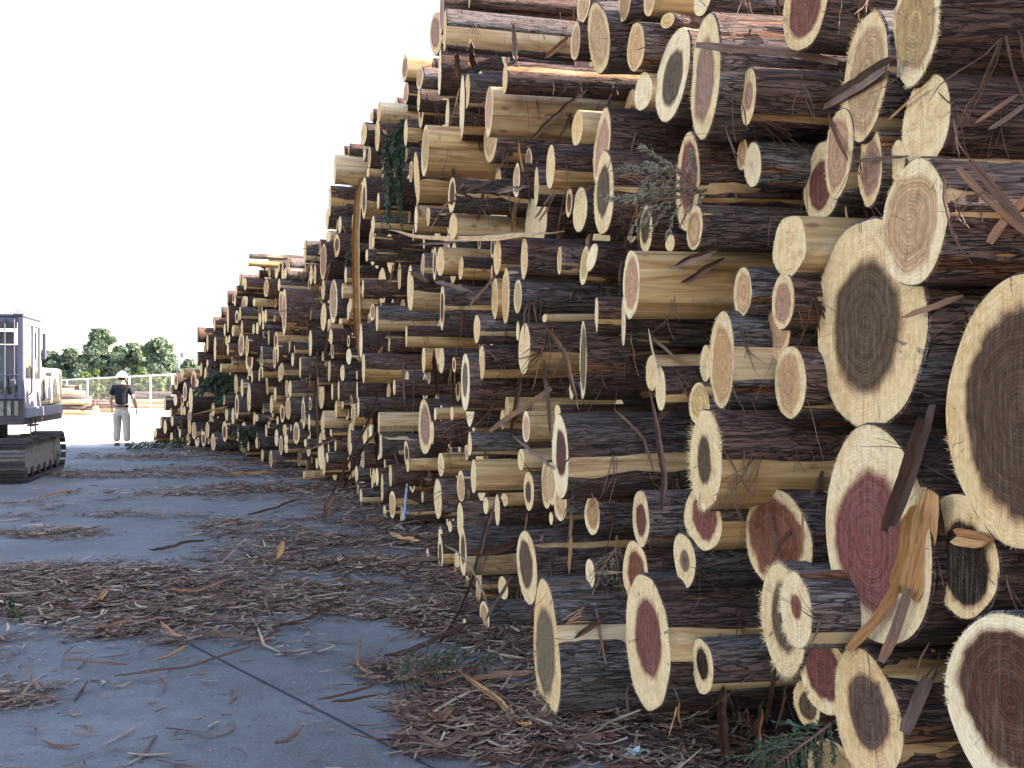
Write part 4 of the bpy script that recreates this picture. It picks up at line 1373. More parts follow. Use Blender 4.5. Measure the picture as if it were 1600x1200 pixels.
GSTRIPS = [
 ('long thin brown strip with a curled left end lying on the slab', .35, 4, [(118, 1010), (99, 1022), (104, 1034), (158, 1041), (216, 1043)]),
 ('long thin dark strip lying alone on the clear slab', .25, 4, [(178, 1063), (240, 1052), (293, 1041), (345, 1028), (400, 1014)]),
 ('grey bark piece bent into the left side of an angle', .5, 7, [(249, 984), (270, 998), (290, 1013)]),
 ('tan splinter forming the right side of an angle', .6, 5, [(242, 1034), (266, 1024), (293, 1013)]),
 ('tan splinter across the thick litter at the left', .58, 6, [(143, 988), (180, 978), (222, 966)]),
 ('orange brown strip lying on the litter band', .46, 9, [(253, 931), (310, 928), (367, 915)]),
 ('dark crooked strip on the clear patch of slab', .08, 6, [(227, 860), (258, 857), (290, 851), (330, 845)]),
 ('wide red brown strip at the edge of the clear slab', .33, 9, [(306, 994), (370, 998), (436, 1001)]),
 ('lone curled orange brown scrap near the bottom of the slab', .48, 7, [(429, 1183), (446, 1168), (479, 1151)]),
 ('thin dark strip just below the litter on the slab', .2, 4, [(477, 1098), (530, 1088), (588, 1078)]),
 ('second thin dark strip pointing at the green sprig', .2, 4, [(517, 1104), (550, 1096), (590, 1086)]),
 ('long pinkish tan strip crossing the litter at the bottom', .72, 10, [(711, 1066), (745, 1084), (781, 1106), (812, 1138), (838, 1162)]),
 ('flat orange bark slab lying in front of the lowest thick log', .55, 11, [(730, 1068), (780, 1070), (838, 1068)]),
 ('dark flat strip rising from the litter band', .12, 8, [(438, 981), (470, 974), (500, 960), (534, 946)]),
 ('grey bent twig lying at the edge of the litter', .5, 5, [(570, 1005), (558, 1022), (558, 1040), (580, 1055), (612, 1058)]),
 ('pale grey flake among the litter under the stack', .85, 9, [(610, 838), (632, 850), (655, 856)]),
 ('white curled chip standing in the litter', .88, 9, [(434, 876), (438, 864), (442, 850)]),
 ('pair of pale splinters in the thick litter', .82, 8, [(143, 955), (155, 942), (170, 930)]),
 ('tan flat shaving beside the clear patch', .66, 6, [(60, 778), (90, 772), (120, 768)]),
 ('dark red strip lying along the foot of the stack', .22, 8, [(600, 1030), (640, 1020), (690, 1005), (740, 985)]),
 ('red brown strip beside the green sprig', .28, 9, [(640, 1085), (690, 1078), (750, 1062)]),
 ('brown strip lying level in the litter near the stack', .3, 7, [(590, 888), (640, 884), (690, 886)]),
 ('wide grey brown bark piece at the very bottom', .36, 16, [(868, 1185), (905, 1172), (945, 1165)]),
 ('orange flake in the litter below the leaning strip', .52, 14, [(672, 1140), (690, 1132), (708, 1124)]),
 ('dark strip crossing the litter under the stack foot', .14, 6, [(380, 805), (420, 800), (470, 780)]),
 ('pale brown stick under the far logs', .7, 4, [(440, 752), (475, 748), (520, 745)]),
 ('tan shavings on the dark ground beside the far stack', .75, 5, [(352, 745), (395, 742), (430, 741)]),
 ('long orange sliver at the foot of the low bright end', .45, 5, [(633, 818), (660, 816), (700, 812)]),
 ('brown upright shred standing in front of the distant foot of the stack', .3, 12, [(508, 818), (512, 795), (520, 770)]),
 ('flat brown bark strip in the bottom litter by the joint', .34, 9, [(640, 1165), (690, 1172), (740, 1160)]),
]
def strips():
    sd = 400
    for nm, lab, tone, wpx, pts in STRIPS:
        P = hang(pts)
        dm = sum(p.y for p in P) / len(P)
        w = max(0.006, wpx * dm / F)
        V, f, lc, to = strip_mesh(nm, P, w, tone, 0.003 + 0.08 * w, 0.32, True, sd)
        o = link(nm, mesh_np(nm, V, [f], [M['strip']], None, False, {'lc': ('FLOAT_VECTOR', lc), 'tone': ('FLOAT', to)}))
        tag(o, lab, 'bark', 'loose bark strips on the pile')
        sd += 1
    for lab, tone, wpx, pts in GSTRIPS:
        P = ground_pts(pts, 0.03)
        n = len(P)
        for i, p in enumerate(P): p.z = 0.022 + 0.03 * abs(math.sin(i * 2.3 + sd)) + (0.05 if i in (0, n - 1) and sd % 3 == 0 else 0)
        fd = foot_dist(np.array([p.x for p in P]), np.array([p.y for p in P]))
        for i, p in enumerate(P):
            if p.y < 9: p.z += 0.055 * max(0, 1 - abs(fd[i]) / 0.9)
        if 'upright' in lab or 'standing' in lab:
            b = P[0]; L = (pts[0][1] - pts[-1][1]) * b.y / F
            P = [b, b + Vector((0.02, 0.03, L * .5)), b + Vector(((pts[-1][0] - pts[0][0]) * b.y / F, 0.05, L))]
        dm = sum(p.y for p in P) / len(P)
        w = max(0.006, wpx * dm / F * 1.15)
        V, f, lc, to = strip_mesh('bark_strip', P, w, tone, 0.003 + 0.06 * w, 0.15, True, sd, Vector((0.1, -0.5, 0.9)).normalized())
        o = link('bark_strip', mesh_np('bark_strip', V, [f], [M['strip']], None, False, {'lc': ('FLOAT_VECTOR', lc), 'tone': ('FLOAT', to)}))
        tag(o, lab, 'bark', 'bark strips lying on the yard')
        sd += 1
strips()

def shreds():
    """countless small torn fibres caught all over the stack"""
    r = np.random.default_rng(31)
    VV, FF, LC, TO = [], [], [], []
    o = 0; cnt = 0
    for k in range(2200):
        px = r.uniform(270, 1600)
        lo = np.interp(px, [243, 330, 425, 520, 610, 690, 760, 853, 1000, 1600], [690, 700, 720, 770, 800, 880, 980, 1090, 1150, 1190])
        py = r.uniform(np.interp(px, TOP_PX, TOP_PY) + 8, lo)
        nm_, loc_ = hit_obj(px, py)
        if loc_ is None or nm_.startswith('cut_end') or (nm_.startswith('wood') and r.random() < .7) or loc_.y > 40: continue
        d = loc_.y
        if r.random() < np.interp(d, [2.2, 3.5, 5.5, 9], [.8, .6, .2, 0]): continue
        sc = 0.75 + d / 14
        b = EYE + ray_of(px, py) * (d - 0.012)
        bundle = 1 if r.random() < 0.6 else int(r.integers(2, 6))
        L0 = r.uniform(0.05, 0.24) * sc * (1.7 if r.random() < .15 else 1)
        if r.random() < 0.65: dr0 = Vector((r.normal(0, .25), r.normal(-0.12, .12), -1)).normalized()
        else:
            an = r.uniform(0, 6.28); dr0 = Vector((math.cos(an), r.normal(-0.1, 0.25), math.sin(an) * 0.8)).normalized()
        w0 = r.choice([0.0013, 0.0025, 0.0045, 0.009], p=[.42, .36, .17, .05]) * sc
        t0 = float(np.clip(r.beta(1.3, 2.6), 0, 1)) * 0.92
        for q in range(bundle):
            L = L0 * r.uniform(.6, 1.2)
            dr = (dr0 + Vector((r.normal(0, .16), r.normal(0, .08), r.normal(0, .12))) * (bundle > 1)).normalized()
            cv = Vector((r.normal(0, .30), r.normal(-.08, .10), r.normal(-.12, .16)))
            w = w0 * r.uniform(.5, 1.1)
            pts = [b + Vector((r.normal(0, .008), 0, r.normal(0, .008))) * (bundle > 1)]
            dd = dr.copy(); NS = 5
            for j in range(NS):
                pts.append(pts[-1] + dd * L / NS)
                dd = (dd + cv * 0.35 + Vector((r.normal(0, .12), r.normal(0, .06), r.normal(0, .12)))).normalized()
            s0 = (pts[-1] - pts[0]).cross((EYE - b).normalized() + Vector((r.normal(0, .5), r.normal(0, .5), r.normal(0, .5)))).normalized()
            V = []
            for i, p in enumerate(pts):
                td = (pts[min(i + 1, NS)] - pts[max(i - 1, 0)]).normalized()
                sd = (s0 - td * s0.dot(td)).normalized()
                sd.rotate(Matrix.Rotation(i * r.normal(0, .25), 3, td))
                ww = w * (0.7, 1, 1, .9, .6, .12)[i]
                V += [p + sd * ww, p - sd * ww, p + sd.cross(td) * (0.0012 + 0.5 * ww)]
            f = []
            for i in range(NS):
                a_ = 3 * i; c = a_ + 3
                f += [(a_, a_ + 1, c + 1, c), (a_, c, c + 2, a_ + 2), (a_ + 1, a_ + 2, c + 2, c + 1)]
            n3 = 3 * (NS + 1)
            VV.append(np.array([tuple(v) for v in V])); FF.append(np.array(f) + o); o += n3
            LC.append(np.stack([np.repeat(np.linspace(0, 1, NS + 1), 3) * L + k, np.tile([w, -w, 0], NS + 1) + k * .3, np.zeros(n3)], 1))
            TO.append(np.full(n3, t0 + r.normal(0, .06)))
    me = mesh_np('bark_shreds', np.concatenate(VV), [np.concatenate(FF)], [M['strip']], None, False,
                 {'lc': ('FLOAT_VECTOR', np.concatenate(LC)), 'tone': ('FLOAT', np.concatenate(TO))})
    tag(link('bark_shreds', me), 'fine torn bark fibres caught all over the stacked logs', 'bark shreds', kind='stuff')
shreds()

# ---- cedar sprays: a woody stem with drooping side twigs and scale leaves
M['stem'] = flat('twig bark', (0.16, 0.10, 0.07), 0.85, 0.2, 0, .4, 30)
M['dryleaf'] = flat('dry cedar leaf', (0.21, 0.19, 0.135), 0.8, 0.2, 0, .35, 25)
M['greenleaf'] = flat('green cedar leaf', (0.040, 0.066, 0.036), 0.7, 0.3, 0, .4, 25)
def spray(name, label, P, droop, twigs, tl, leafmat, seed, group, leafw=0.004, spread=0.8, leaves=26):
    r = np.random.default_rng(seed)
    root = empty(name, P[0])
    st = MB(); lv = MB()
    loc = [Vector(p) - Vector(P[0]) for p in P]
    n = len(loc)
    st.tube(loc, [0.006 * (1 - 0.7 * i / max(1, n - 1)) for i in range(n)], 6)
    for k in range(twigs):
        t = (k + 0.5) / twigs * (n - 1); i = min(int(t), n - 2)
        b = loc[i].lerp(loc[i + 1], t - i)
        ax = (loc[i + 1] - loc[i]).normalized()
        sd = ax.cross(Vector((r.normal(0, .5), -1, r.normal(0, .5)))).normalized() * (1 if k % 2 else -1)
        d = (ax * 0.7 + sd * spread + Vector((0, -0.25 * r.random(), 0))).normalized()
        L = tl * r.uniform(0.5, 1.1)
        pts = [b]
        for j in range(1, 6):
            d = (d + Vector((r.normal(0, .08), r.normal(0, .08), -droop * 0.16 + r.normal(0, .06)))).normalized()
            pts.append(pts[-1] + d * L / 5)
        st.tube(pts, [0.0028 * (1 - 0.75 * j / 5) for j in range(6)], 4)
        for q in range(leaves):
            u = (q + 0.5) / leaves * 5 * 0.96 + 0.2; j = min(int(u), 4)
            p = pts[j].lerp(pts[j + 1], min(1, u - j))
            dd = (pts[j + 1] - pts[j]).normalized()
            s = dd.orthogonal().normalized(); s.rotate(Matrix.Rotation(r.uniform(0, 6.28), 3, dd))
            lf = (dd * 0.8 + s * 0.6).normalized() * r.uniform(0.018, 0.04) * (tl / 0.25)
            w = lf.cross(Vector((r.normal(), r.normal(), r.normal()))).normalized() * leafw
            o = len(lv.v)
            lv.v += [tuple(p + w * .6), tuple(p - w * .6), tuple(p + lf * .6 - w), tuple(p + lf), tuple(p + lf * .6 + w)]
            lv.f.append((o, o + 1, o + 2, o + 3, o + 4))
    st.build('stem', M['stem'], root, True)
    lv.build('foliage', leafmat, root)
    tag(root, label, 'branch', group)
    return root
def at(px, py, k=0.0):
    d = hit_depth(px, py, Dpx(px)); return EYE + ray_of(px, py) * (d - k)
def along(pts, k):
    ds = [hit_depth(x, y, Dpx(x)) for x, y in pts]; d = min(ds) - k
    return [EYE + ray_of(x, y) * (d + 0.02 * i) for i, (x, y) in enumerate(pts)]
G1 = 'cedar sprays caught in the pile'
spray('cedar_branch', 'dry grey green cedar spray, upper of two fanning left beside the red heart', along([(1092, 300), (1065, 268), (1040, 268), (1010, 275)], .06), .5, 16, .17, M['dryleaf'], 1, G1, .0030, .65, 40)
spray('cedar_branch', 'dry grey green cedar spray, lower of two fanning left beside the red heart', along([(1105, 296), (1065, 308), (1030, 312), (1000, 322)], .06), .7, 16, .16, M['dryleaf'], 2, G1, .0030, .6, 40)
spray('cedar_branch', 'dark green cedar bough hanging down at the skyline step of the stack', along([(640, 182), (622, 205), (616, 240), (617, 300)], .25), 2.2, 48, .42, M['greenleaf'], 3, G1, .007, .45, 44)
spray('cedar_branch', 'dark green cedar bough on top of the thick far log', along([(366, 588), (352, 592), (338, 600)], .2), 1.6, 50, .6, M['greenleaf'], 4, G1, .014, .8, 40)
spray('cedar_branch', 'small green cedar sprig hanging by the upright strip', along([(550, 368), (548, 385), (547, 402)], .1), 2.0, 12, .28, M['greenleaf'], 5, G1, .01, .5, 24)
spray('cedar_branch', 'green cedar tips low in the far stack', along([(366, 660), (372, 668), (380, 672)], .15), 1.5, 14, .4, M['greenleaf'], 6, G1, .02, .7, 24)
spray('cedar_branch', 'dark green cedar bough in the shadowed gap at the bottom', along([(1300, 1130), (1262, 1158), (1225, 1185), (1205, 1200)], .15), .6, 30, .17, M['greenleaf'], 7, G1, .003, .8, 40)
spray('cedar_branch', 'wispy dry twigs beside the small round tan end', along([(965, 855), (945, 880), (938, 912)], .05), 1.0, 14, .14, M['dryleaf'], 8, G1, .0016, .6, 14)
def ground_spray(name, label, pts, twigs, tl, seed, lw, z=0.05, mat='greenleaf'):
    P = [Vector(on_ground(x, y, z + 0.02)) for x, y in pts]
    return spray(name, label, P, .25, twigs, tl, M[mat], seed, 'cedar sprays lying on the yard', lw, .9, 34)
ground_spray('cedar_branch', 'green cedar sprig lying on the litter in front of the lowest thick log', [(622, 1062), (660, 1052), (700, 1046), (755, 1040)], 40, .17, 11, .0034, .08)
ground_spray('cedar_branch', 'green cedar sprig lying in a thin row at the far foot of the stack', [(196, 703), (222, 703), (252, 702), (285, 701)], 60, .34, 12, .010, 0.01)
ground_spray('cedar_branch', 'small faded green sprig in the thick litter at the left edge', [(2, 945), (14, 950), (26, 955)], 14, .12, 13, .005)
# grey green leafy cluster at the bottom
def leaf_cluster():
    c = Vector(on_ground(990, 1183, 0.15))
    root = empty('leaf_cluster', c); r = np.random.default_rng(9)
    for k in range(9):
        m = MB()
        a = k * 2.4; d = Vector((math.cos(a), math.sin(a) * .7, 0.5 + r.random() * .6)).normalized()
        s = d.cross(Vector((0, 0, 1))).normalized(); u = s.cross(d)
        L = r.uniform(.03, .05)
        m.v = [tuple(p) for p in (Vector((0, 0, 0)), d * L * .5 + s * .016 + u * .004, d * L - u * .006, d * L * .5 - s * .016 + u * .004, d * L * .5)]
        m.f = [(0, 1, 4), (1, 2, 4), (2, 3, 4), (3, 0, 4)]
        m.build('leaf', M['paleleaf'], root)
    tag(root, 'small pale grey green leafy clump on the bottom litter', 'plant')
M['paleleaf'] = flat('pale leaf', (0.30, 0.38, 0.34), .7, .3, 0, .2)
leaf_cluster()
# blue plastic cord
def cord():
    P = hang([(636, 757), (634, 780), (632, 800), (631, 812)], .05)
    m = MB(); m.tube(P, .012, 6)
    for k in range(7):
        p = P[len(P) * 2 // 3]; a = k
        m.tube([p, p + Vector((math.cos(a) * .05, -.02, math.sin(a) * .06))], .004, 4)
    tag(m.build('cord', flat('blue cord', (0.30, 0.36, 0.50), .6, .3)), 'frayed pale blue cord dangling at the foot of the stack', 'cord')
cord()
# ------------------------------------------------------------------ excavator at the left edge
def excavator():
    fwd = Vector((0.26, -0.966, 0)).normalized()       # the way it faces, towards the camera
    right = Vector((-fwd.y, fwd.x, 0))                 # the viewer's right
    nr = Vector((-7.27, 13.85, 0))                     # near right corner of the visible track on the ground
    rz = math.atan2(right.y, right.x)
    # local frame: +x to the viewer's right, +y away from the camera, z up; origin between the tracks at their front
    HALF = 1.1
    o = nr - right * HALF
    root = empty('excavator', o, (0, 0, rz))
    dark = flat('dark steel', (0.055, 0.05, 0.055), .55, .45, .3, .3, 9)
    steel = flat('worn track steel', (0.085, 0.072, 0.078), .45, .5, .5, .35, 14)
    mud = flat('muddy frame', (0.24, 0.23, 0.20), .9, .2, 0, .45, 10)
    cabp = flat('dark cab paint', (0.06, 0.062, 0.115), .4, .5, 0, .12, 4)
    sidep = flat('pale lilac cab paint', (0.24, 0.24, 0.30), .4, .5, 0, .1, 4)
    yel = flat('faded cream yellow paint', (0.60, 0.52, 0.30), .45, .5, 0, .15, 5)
    blu = flat('grey blue skirt paint', (0.17, 0.20, 0.27), .5, .5, 0, .2, 5)
    lab = flat('pale door panel', (0.46, 0.48, 0.50), .5, .5, 0, .1, 5)
    rub = flat('black rubber', (0.02, 0.02, 0.022), .7, .3)
    inside = flat('grey cab interior', (0.33, 0.34, 0.36), .8, .3)
    gm = NT('cab glass', .03, .5); gm.b.inputs['Transmission Weight'].default_value = 1.0; gm.color((0.93, 0.97, 0.97)); gm.b.inputs['IOR'].default_value = 1.1
    glass = gm.m
    H = 0.66; TW = 0.48
    for sx in (1, -1):
        x1 = HALF if sx > 0 else -HALF + TW; x0 = x1 - TW; xc = (x0 + x1) / 2
        tr = empty('track'); tr.parent = root
        # path of the belt in the y, z plane; sagging on top
        L = 3.0; r = H / 2 - .03
        path = []
        for k in range(9): a = -math.pi / 2 - math.pi * k / 8; path.append((r + .0 + r * math.cos(a), r + .03 + r * math.sin(a)))
        for k in range(1, 20):
            t = k / 20; sag = -.045 * math.sin(t * math.pi * 3) ** 2
            path.append((r + (L - 2 * r) * t, 2 * r + .03 + sag))
        for k in range(9): a = math.pi / 2 - math.pi * k / 8; path.append((L - r + r * math.cos(a), r + .03 + r * math.sin(a)))
        for k in range(1, 20): path.append((L - r - (L - 2 * r) * k / 20, .03))
        pts = [Vector((0, y, z)) for y, z in path]; pts.append(pts[0])
        cum = [0]
        for a, b in zip(pts[:-1], pts[1:]): cum.append(cum[-1] + (b - a).length)
        NS = 46
        shoe_me = None
        for i in range(NS):
            s = cum[-1] * i / NS
            k = max(0, int(np.searchsorted(cum, s, 'right') - 1)); k = min(k, len(pts) - 2)
            t = (s - cum[k]) / (cum[k + 1] - cum[k])
            p = pts[k].lerp(pts[k + 1], t); d = (pts[k + 1] - pts[k]).normalized()
            nrm = Vector((0, -d.z, d.y)); 
            if shoe_me is None:
                m = MB(); m.box((0, 0, 0), (TW, .10, .022)); m.box((0, -.03, .026), (TW, .016, .034)); m.box((0, .03, .026), (TW, .016, .03))
                sh = m.build('track_shoe', steel); shoe_me = sh.data
            else: sh = link('track_shoe', shoe_me)
            sh.parent = tr
            out = nrm
            c = Vector((0, L / 2, H / 2))
            if out.dot(p - c) < 0: out = -out
            X = Vector((1, 0, 0)); Y = out.cross(X)
            mm = Matrix((X, Y, out)).transposed().to_4x4(); mm.translation = Vector((xc, p.y, p.z))
            sh.matrix_local = mm
        m = MB(); m.prism([(xc - TW * .28, .10), (xc + TW * .30, .10), (xc + TW * .30, H - .16), (xc + TW * .1, H - .10), (xc - TW * .28, H - .10)], .32, L - .32)
        m.build('track_frame', mud, tr)
        for yy in (r, L - r):
            m = MB(); m.tube([(xc - .16, yy, H / 2), (xc + .16, yy, H / 2)], r - .035, 24); m.tube([(xc + .15, yy, H / 2), (xc + .20, yy, H / 2)], .10, 12)
            m.build('idler_wheel', mud, tr)
        for q in range(6):
            yy = .42 + q * (L - .84) / 5
            m = MB(); m.tube([(xc - .17, yy, .13), (xc + .17, yy, .13)], .075, 14); m.build('roller', dark, tr)
    m = MB(); m.box((0, 1.5, .5), (1.4, 1.2, .3)); m.tube([(0, 1.5, .6), (0, 1.5, .86)], .5, 24); m.build('undercarriage', dark, root)
    # house
    hx = HALF - .06; z0 = .88
    m = MB(); m.box((-.0, 1.6, z0 + .05), (2 * hx, 2.75, .1)); m.build('deck', dark, root, bevel=.01)
    # cab: at the viewer's right of the boom
    cx0, cx1 = hx - 1.0, hx - .0; cy0, cy1 = .15, 1.4; cz0, cz1 = 1.27, 2.50
    cab = empty('cab'); cab.parent = root
    # lower front: slatted dark panel leaning back
    m = MB(); m.prism([(0, 0), (0, .01), (0.0, .0)], 0, 0) if False else None
    m = MB(); m.box(((cx0 + cx1) / 2, cy0 + .10, (z0 + cz0) / 2 + .04), (cx1 - cx0 - .01, .08, cz0 - z0 - .08)); m.build('front_panel', dark, cab)
    for k in range(9):
        m = MB(); m.box((cx0 + .1 + k * .1, cy0 + .05, (z0 + cz0) / 2 + .06), (.05, .03, .22)); m.build('slat', mud, cab)
    m = MB()
    P = .075
    for x in (cx0 + P / 2, cx1 - P / 2): m.box((x, cy0 + P / 2, (cz0 + cz1) / 2), (P, P, cz1 - cz0))
    m.box(((cx0 + cx1) / 2, cy0 + P / 2, cz0 + P / 2), (cx1 - cx0 - 2 * P - .002, P - .004, P)); m.box(((cx0 + cx1) / 2, cy0 + P / 2, cz1 - P / 2 + .003), (cx1 - cx0 - 2 * P - .002, P - .004, P))
    m.build('front_frame', cabp, cab, bevel=.008)
    m = MB(); m.box(((cx0 + cx1) / 2, (cy0 + cy1) / 2, cz1 + .03), (cx1 - cx0, cy1 - cy0, .05)); m.build('roof', cabp, cab, bevel=.02)
    m = MB(); m.box(((cx0 + cx1) / 2, cy0 + .04, (cz0 + cz1) / 2), (cx1 - cx0 - 2 * P - .004, .012, cz1 - cz0 - 2 * P - .004)); m.build('windscreen', glass, cab)
    # guard bars
    for k in range(7):
        m = MB(); x = cx0 + P + .04 + k * (cx1 - cx0 - 2 * P - .08) / 6
        m.tube([(x, cy0 - .02, cz0 + .02), (x, cy0 - .02, cz1 - .02)], .011, 6); m.build('guard_bar', cabp, cab)
    m = MB(); m.tube([(cx0 + .04, cy0 - .02, cz0 + .36), (cx1 - .04, cy0 - .02, cz0 + .36)], .012, 6); m.build('guard_rail', cabp, cab)
    m = MB(); m.box(((cx0 + cx1) / 2, cy0 - .0, cz1 - .12), (cx1 - cx0 - 2 * P - .01, .02, .10)); m.build('visor', dark, cab)
    # right side of the cab: frame members, door lower panel, glass
    sx = cx1 - .03
    def sidebox(name, y0, y1, z_0, z_1, mat, th=.05, dx=0.0):
        m = MB(); m.box((sx + dx, (y0 + y1) / 2, (z_0 + z_1) / 2), (th, y1 - y0, z_1 - z_0)); return m.build(name, mat, cab, bevel=.006)
    sidebox('door_panel', cy0 + P + .003, cy1 - .003, z0 + .105, z0 + .70, sidep)
    sidebox('door_post', cy0 + P + .003, cy0 + P + .10, z0 + .703, cz1 - .002, sidep)
    sidebox('door_post', cy1 - .10, cy1 - .003, z0 + .703, cz1 - .002, sidep)
    sidebox('door_post', cy0 + .70, cy0 + .78, z0 + .703, cz1 - .092, sidep)
    sidebox('door_header', cy0 + P + .104, cy1 - .104, cz1 - .09, cz1 - .002, sidep)
    sidebox('side_window', cy0 + P + .104, cy0 + .696, z0 + .705, cz1 - .094, glass, .012)
    sidebox('side_window', cy0 + .784, cy1 - .104, z0 + .705, cz1 - .094, glass, .012)
    m = MB(); m.tube([(sx + .04, cy0 + .35, z0 + .45), (sx + .07, cy0 + .37, z0 + .5), (sx + .07, cy0 + .37, z0 + .85), (sx + .04, cy0 + .35, z0 + .9)], .014, 6); m.build('handrail', rub, cab)
    m = MB(); m.tube([(sx + .05, cy1 - .05, z0 + .35), (sx + .07, cy1 - .05, z0 + .4), (sx + .07, cy1 - .05, z0 + .7)], .016, 6); m.build('handrail', rub, cab)
    m = MB(); m.box((sx + .07, cy1 - .02, cz0 + .85), (.05, .10, .42)); m.box((sx + .03, cy1 - .02, cz0 + .7), (.04, .03, .03)); m.build('mirror', cabp, cab, bevel=.01)
    # far left and rear walls
    m = MB(); m.box((cx0 + .02, (cy0 + cy1) / 2, z0 + .45), (.04, cy1 - cy0 - .17, .68)); m.build('inner_wall', inside, cab)
    m = MB(); m.box(((cx0 + cx1) / 2 - .03, cy1 - .03, z0 + .50), (cx1 - cx0 - .14, .04, .78)); m.build('rear_wall', inside, cab)
    for x in (cx0 + .04, cx1 - .12):
        m = MB(); m.box((x, cy1 - .04, cz1 - .4), (.07, .06, .80)); m.build('rear_post', cabp, cab)
    seat = MB(); seat.box((cx0 + .5, cy0 + .85, z0 + .62), (.48, .46, .14)); seat.box((cx0 + .5, cy0 + 1.08, z0 + .95), (.46, .12, .60)); seat.box((cx0 + .5, cy0 + 1.06, z0 + 1.36), (.27, .09, .20))
    seat.build('seat', flat('dark seat cloth', (.10, .11, .13), .9, .2), cab, bevel=.03)
    m = MB(); m.tube([(cx0 + .72, cy0 + .45, z0 + .3), (cx0 + .70, cy0 + .42, z0 + .8)], .015, 6); m.tube([(cx0 + .3, cy0 + .45, z0 + .3), (cx0 + .31, cy0 + .42, z0 + .8)], .015, 6); m.build('control_lever', rub, cab)
    # engine housing behind the cab
    ey0, ey1 = cy1 + .03, 3.0
    m = MB(); m.box((0, (ey0 + ey1) / 2, z0 + .58), (2 * hx, ey1 - ey0, .62)); m.build('engine_cover', yel, root, bevel=.05)
    m = MB(); m.box((hx + .002, ey0 + .45, z0 + .56), (.02, .62, .40)); m.build('service_door', lab, root, bevel=.008)
    m = MB(); m.box((hx + .002, ey1 - .45, z0 + .62), (.02, .60, .40)); m.build('service_door', yel, root, bevel=.008)
    m = MB(); m.box((0, (ey0 + ey1) / 2, z0 + .18), (2 * hx + .02, ey1 - ey0 + .02, .16)); m.build('skirt', blu, root, bevel=.01)
    m = MB(); m.box((hx - .02, (cy0 + cy1) / 2 + .1, z0 + .18), (.10, cy1 - cy0 - .1, .16)); m.build('skirt', blu, root, bevel=.01)
    for k in range(6):
        m = MB(); m.box((hx + .012, ey0 + .25 + k * .07, z0 + .78), (.012, .035, .07)); m.build('vent_slot', dark, root)
    m = MB(); m.tube([(hx - 1.05, cy0 + .1, z0 + .25), (hx - 1.12, cy0 - .15, z0 + .7), (hx - 1.25, cy0 - .3, z0 + 1.2), (-.3, -.5, 2.2)], .02, 6); m.tube([(hx - 1.05, cy0 + .15, z0 + .2), (hx - 1.16, cy0 - .2, z0 + .6), (hx - 1.3, cy0 - .35, z0 + 1.2), (-.34, -.5, 2.25)], .02, 6); m.build('hose', rub, root, True)
    m = MB(); m.box((hx - .05, cy0 - .02, cz1 + .09), (.16, .08, .09)); m.build('work_lamp', lab, cab, bevel=.01)
    m = MB(); m.box((hx + .02, cy0 + .55, z0 - .02), (.10, .34, .03)); m.box((hx + .02, cy0 + .55, z0 - .2), (.10, .30, .03)); m.tube([(hx + .02, cy0 + .40, z0 + .08), (hx + .02, cy0 + .40, z0 - .2)], .012, 5); m.tube([(hx + .02, cy0 + .70, z0 + .08), (hx + .02, cy0 + .70, z0 - .2)], .012, 5); m.build('step', dark, root)
    m = MB(); m.tube([(-.3, ey0 + .8, z0 + .88), (-.3, ey0 + .8, z0 + 1.25)], .05, 10); m.build('exhaust', dark, root)
    # boom beside the cab, outside the picture
    bp = [(-.35, .35, 1.0), (-.35, -.6, 2.4), (-.35, -1.6, 3.0), (-.35, -2.7, 2.7)]
    bo = MB()
    for a, b in zip(bp[:-1], bp[1:]):
        a, b = Vector(a), Vector(b); d = (b - a); q = d.to_track_quat('Z', 'X').to_matrix()
        bo.box(tuple((a + b) / 2), (.26, .30, d.length + .16), q, .85)
    bo.build('boom', yel, root, bevel=.02)
    a, b = Vector((-.35, -2.7, 2.75)), Vector((-.35, -2.3, 1.0)); d = b - a
    m = MB(); m.box(tuple((a + b) / 2), (.2, .24, d.length), d.to_track_quat('Z', 'X').to_matrix(), .8); m.build('arm', yel, root, bevel=.02)
    m = MB(); m.prism([(-.7, .35), (0, .35), (0, .75), (-.7, .75)], -2.6, -2.15); m.build('bucket', dark, root, bevel=.03)
    tag(root, 'tracked excavator with barred dark cab and cream engine cover', 'excavator')
excavator()

